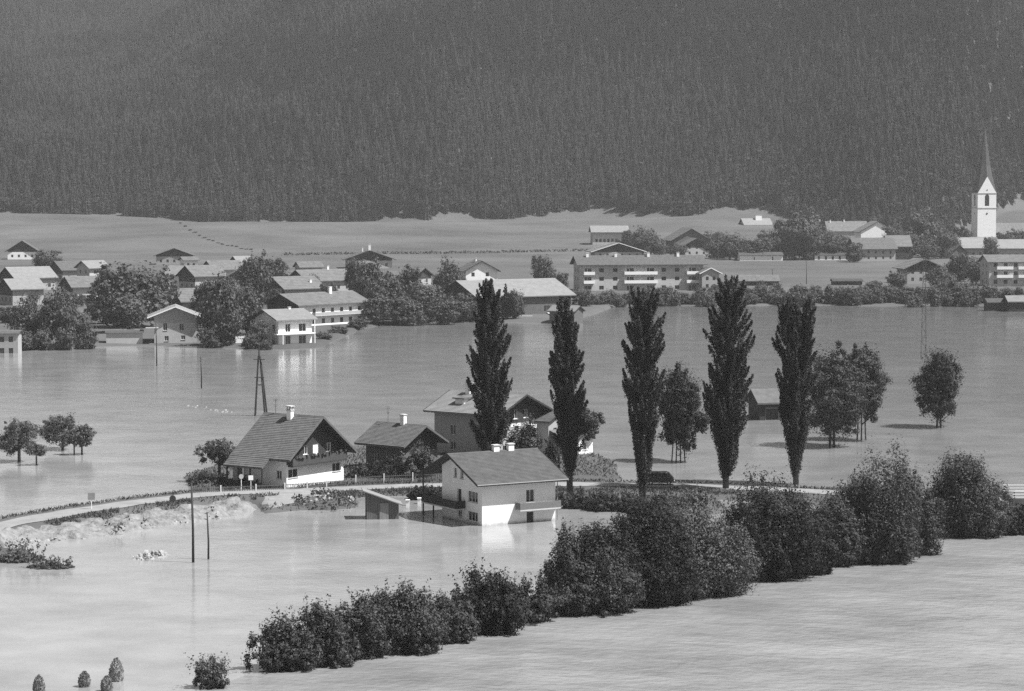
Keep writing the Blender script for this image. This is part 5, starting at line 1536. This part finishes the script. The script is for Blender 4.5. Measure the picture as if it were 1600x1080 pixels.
# clearings on the right flank
Zt = ground_z(X, Y)
pxs = 800 + FPX * u; pys = YHOR - (Zt - CAMH) / Y * FPX
def clearing(cx, cy, rx, ry): return ((pxs - cx) / rx) ** 2 + ((pys - cy) / ry) ** 2 < 1 + .9 * fbm(X / 14, Y / 14, 2)
CLR = [at(1515, 283), ]
for c in ((1410, 306, 20, 6), (1330, 338, 14, 5), (1590, 345, 40, 26)):
    keep &= ~clearing(*c)
keep &= pys > -140
X, Y, Zt, f, u = X[keep], Y[keep], Zt[keep], f[keep], u[keep]
N = len(X)
kind = fr2.integers(0, 2, N) + 2 * (fr2.random(N) < np.clip(.42 + 3.6 * fbm(X / 95 + .004 * Y, Y / 120, 4), .06, .95))
leafy = (fr2.random(N) < np.clip(.75 - f / 110, .06, .75) * np.where(u > .05, 1.0, .45))
kind[leafy] = 4 + fr2.integers(0, 2, leafy.sum())
hgt = fr2.uniform(11, 19, N) * (1 + .25 * fbm(X / 60, Y / 60, 2)); hgt[leafy] = fr2.uniform(8, 13, leafy.sum())
wid = np.where(leafy, hgt * fr2.uniform(.65, .9, N), hgt * fr2.uniform(1.0, 1.5, N))
# the front row as single trees
order = np.argsort(f + np.where(leafy, 60, 0))
vis = [i for i in order if abs(u[i]) < .205 and not leafy[i] and f[i] < 45][:110]
vis_set = np.zeros(N, bool); vis_set[vis] = True
for i in vis:
    o = empty('spruce_tree', (X[i], Y[i], Zt[i] - .3), fr2.uniform(0, 6.28), 'dark spruce in the front row of the forest above the meadow', 'tree', 'spruces along the forest edge')
    link_mesh('crown', SPR[kind[i]], o); o.scale = (wid[i], wid[i], hgt[i])
R = ~vis_set
me = bpy.data.meshes.new('forest')
pv = np.stack([X[R], Y[R], Zt[R] - .3], 1).astype(np.float32)
me.vertices.add(len(pv)); me.vertices.foreach_set('co', pv.ravel())
at_k = me.attributes.new('kind', 'INT', 'POINT'); at_k.data.foreach_set('value', kind[R].astype(np.int32))
at_s = me.attributes.new('size', 'FLOAT_VECTOR', 'POINT'); at_s.data.foreach_set('vector', np.stack([wid[R], wid[R], hgt[R]], 1).astype(np.float32).ravel())
at_r = me.attributes.new('turn', 'FLOAT_VECTOR', 'POINT'); at_r.data.foreach_set('vector', np.stack([0 * X[R], 0 * X[R], fr2.uniform(0, 6.28, R.sum())], 1).astype(np.float32).ravel())
forest = tag(link_mesh('forest', me), 'dense dark spruce forest covering the whole mountainside', 'forest', kind='stuff')
ng = bpy.data.node_groups.new('forest_scatter', 'GeometryNodeTree')
ng.interface.new_socket('Geometry', in_out='INPUT', socket_type='NodeSocketGeometry')
ng.interface.new_socket('Geometry', in_out='OUTPUT', socket_type='NodeSocketGeometry')
gi = ng.nodes.new('NodeGroupInput'); go = ng.nodes.new('NodeGroupOutput')
ci = ng.nodes.new('GeometryNodeCollectionInfo'); ci.inputs['Collection'].default_value = protos
ci.inputs['Separate Children'].default_value = True; ci.inputs['Reset Children'].default_value = True
ip = ng.nodes.new('GeometryNodeInstanceOnPoints'); ip.inputs['Pick Instance'].default_value = True
def named(nm, ty):
    n_ = ng.nodes.new('GeometryNodeInputNamedAttribute'); n_.data_type = ty; n_.inputs['Name'].default_value = nm
    return next(o_ for o_ in n_.outputs if o_.enabled and o_.name == 'Attribute')
ng.links.new(gi.outputs[0], ip.inputs['Points']); ng.links.new(ci.outputs[0], ip.inputs['Instance'])
ng.links.new(named('kind', 'INT'), ip.inputs['Instance Index']); ng.links.new(named('size', 'FLOAT_VECTOR'), ip.inputs['Scale'])
ng.links.new(named('turn', 'FLOAT_VECTOR'), ip.inputs['Rotation']); ng.links.new(ip.outputs[0], go.inputs[0])
md = forest.modifiers.new('scatter', 'NODES'); md.node_group = ng

# ------------------------------------------------------------------ haze
hz = MB(); hz.box(-1280, 1280, -40, 4400, -3.0, 700.0)
hm = bpy.data.materials.new('haze'); hm.use_nodes = True
hm.node_tree.nodes.clear()
pvn = hm.node_tree.nodes.new('ShaderNodeVolumePrincipled'); pvn.inputs['Color'].default_value = (.9, .9, .9, 1); pvn.inputs['Density'].default_value = 0.000058; pvn.inputs['Anisotropy'].default_value = 0.1
mo = hm.node_tree.nodes.new('ShaderNodeOutputMaterial'); hm.node_tree.links.new(pvn.outputs[0], mo.inputs['Volume'])
tag(hz.build('haze', hm), kind='stuff')
print('SCENE', len(bpy.data.objects), N, sum(len(p.vertices) - 2 for me in {o.data for o in sc.objects if o.type == 'MESH'} for p in me.polygons), sum(sum(len(p.vertices) - 2 for p in o.data.polygons) for o in sc.objects if o.type == 'MESH'))
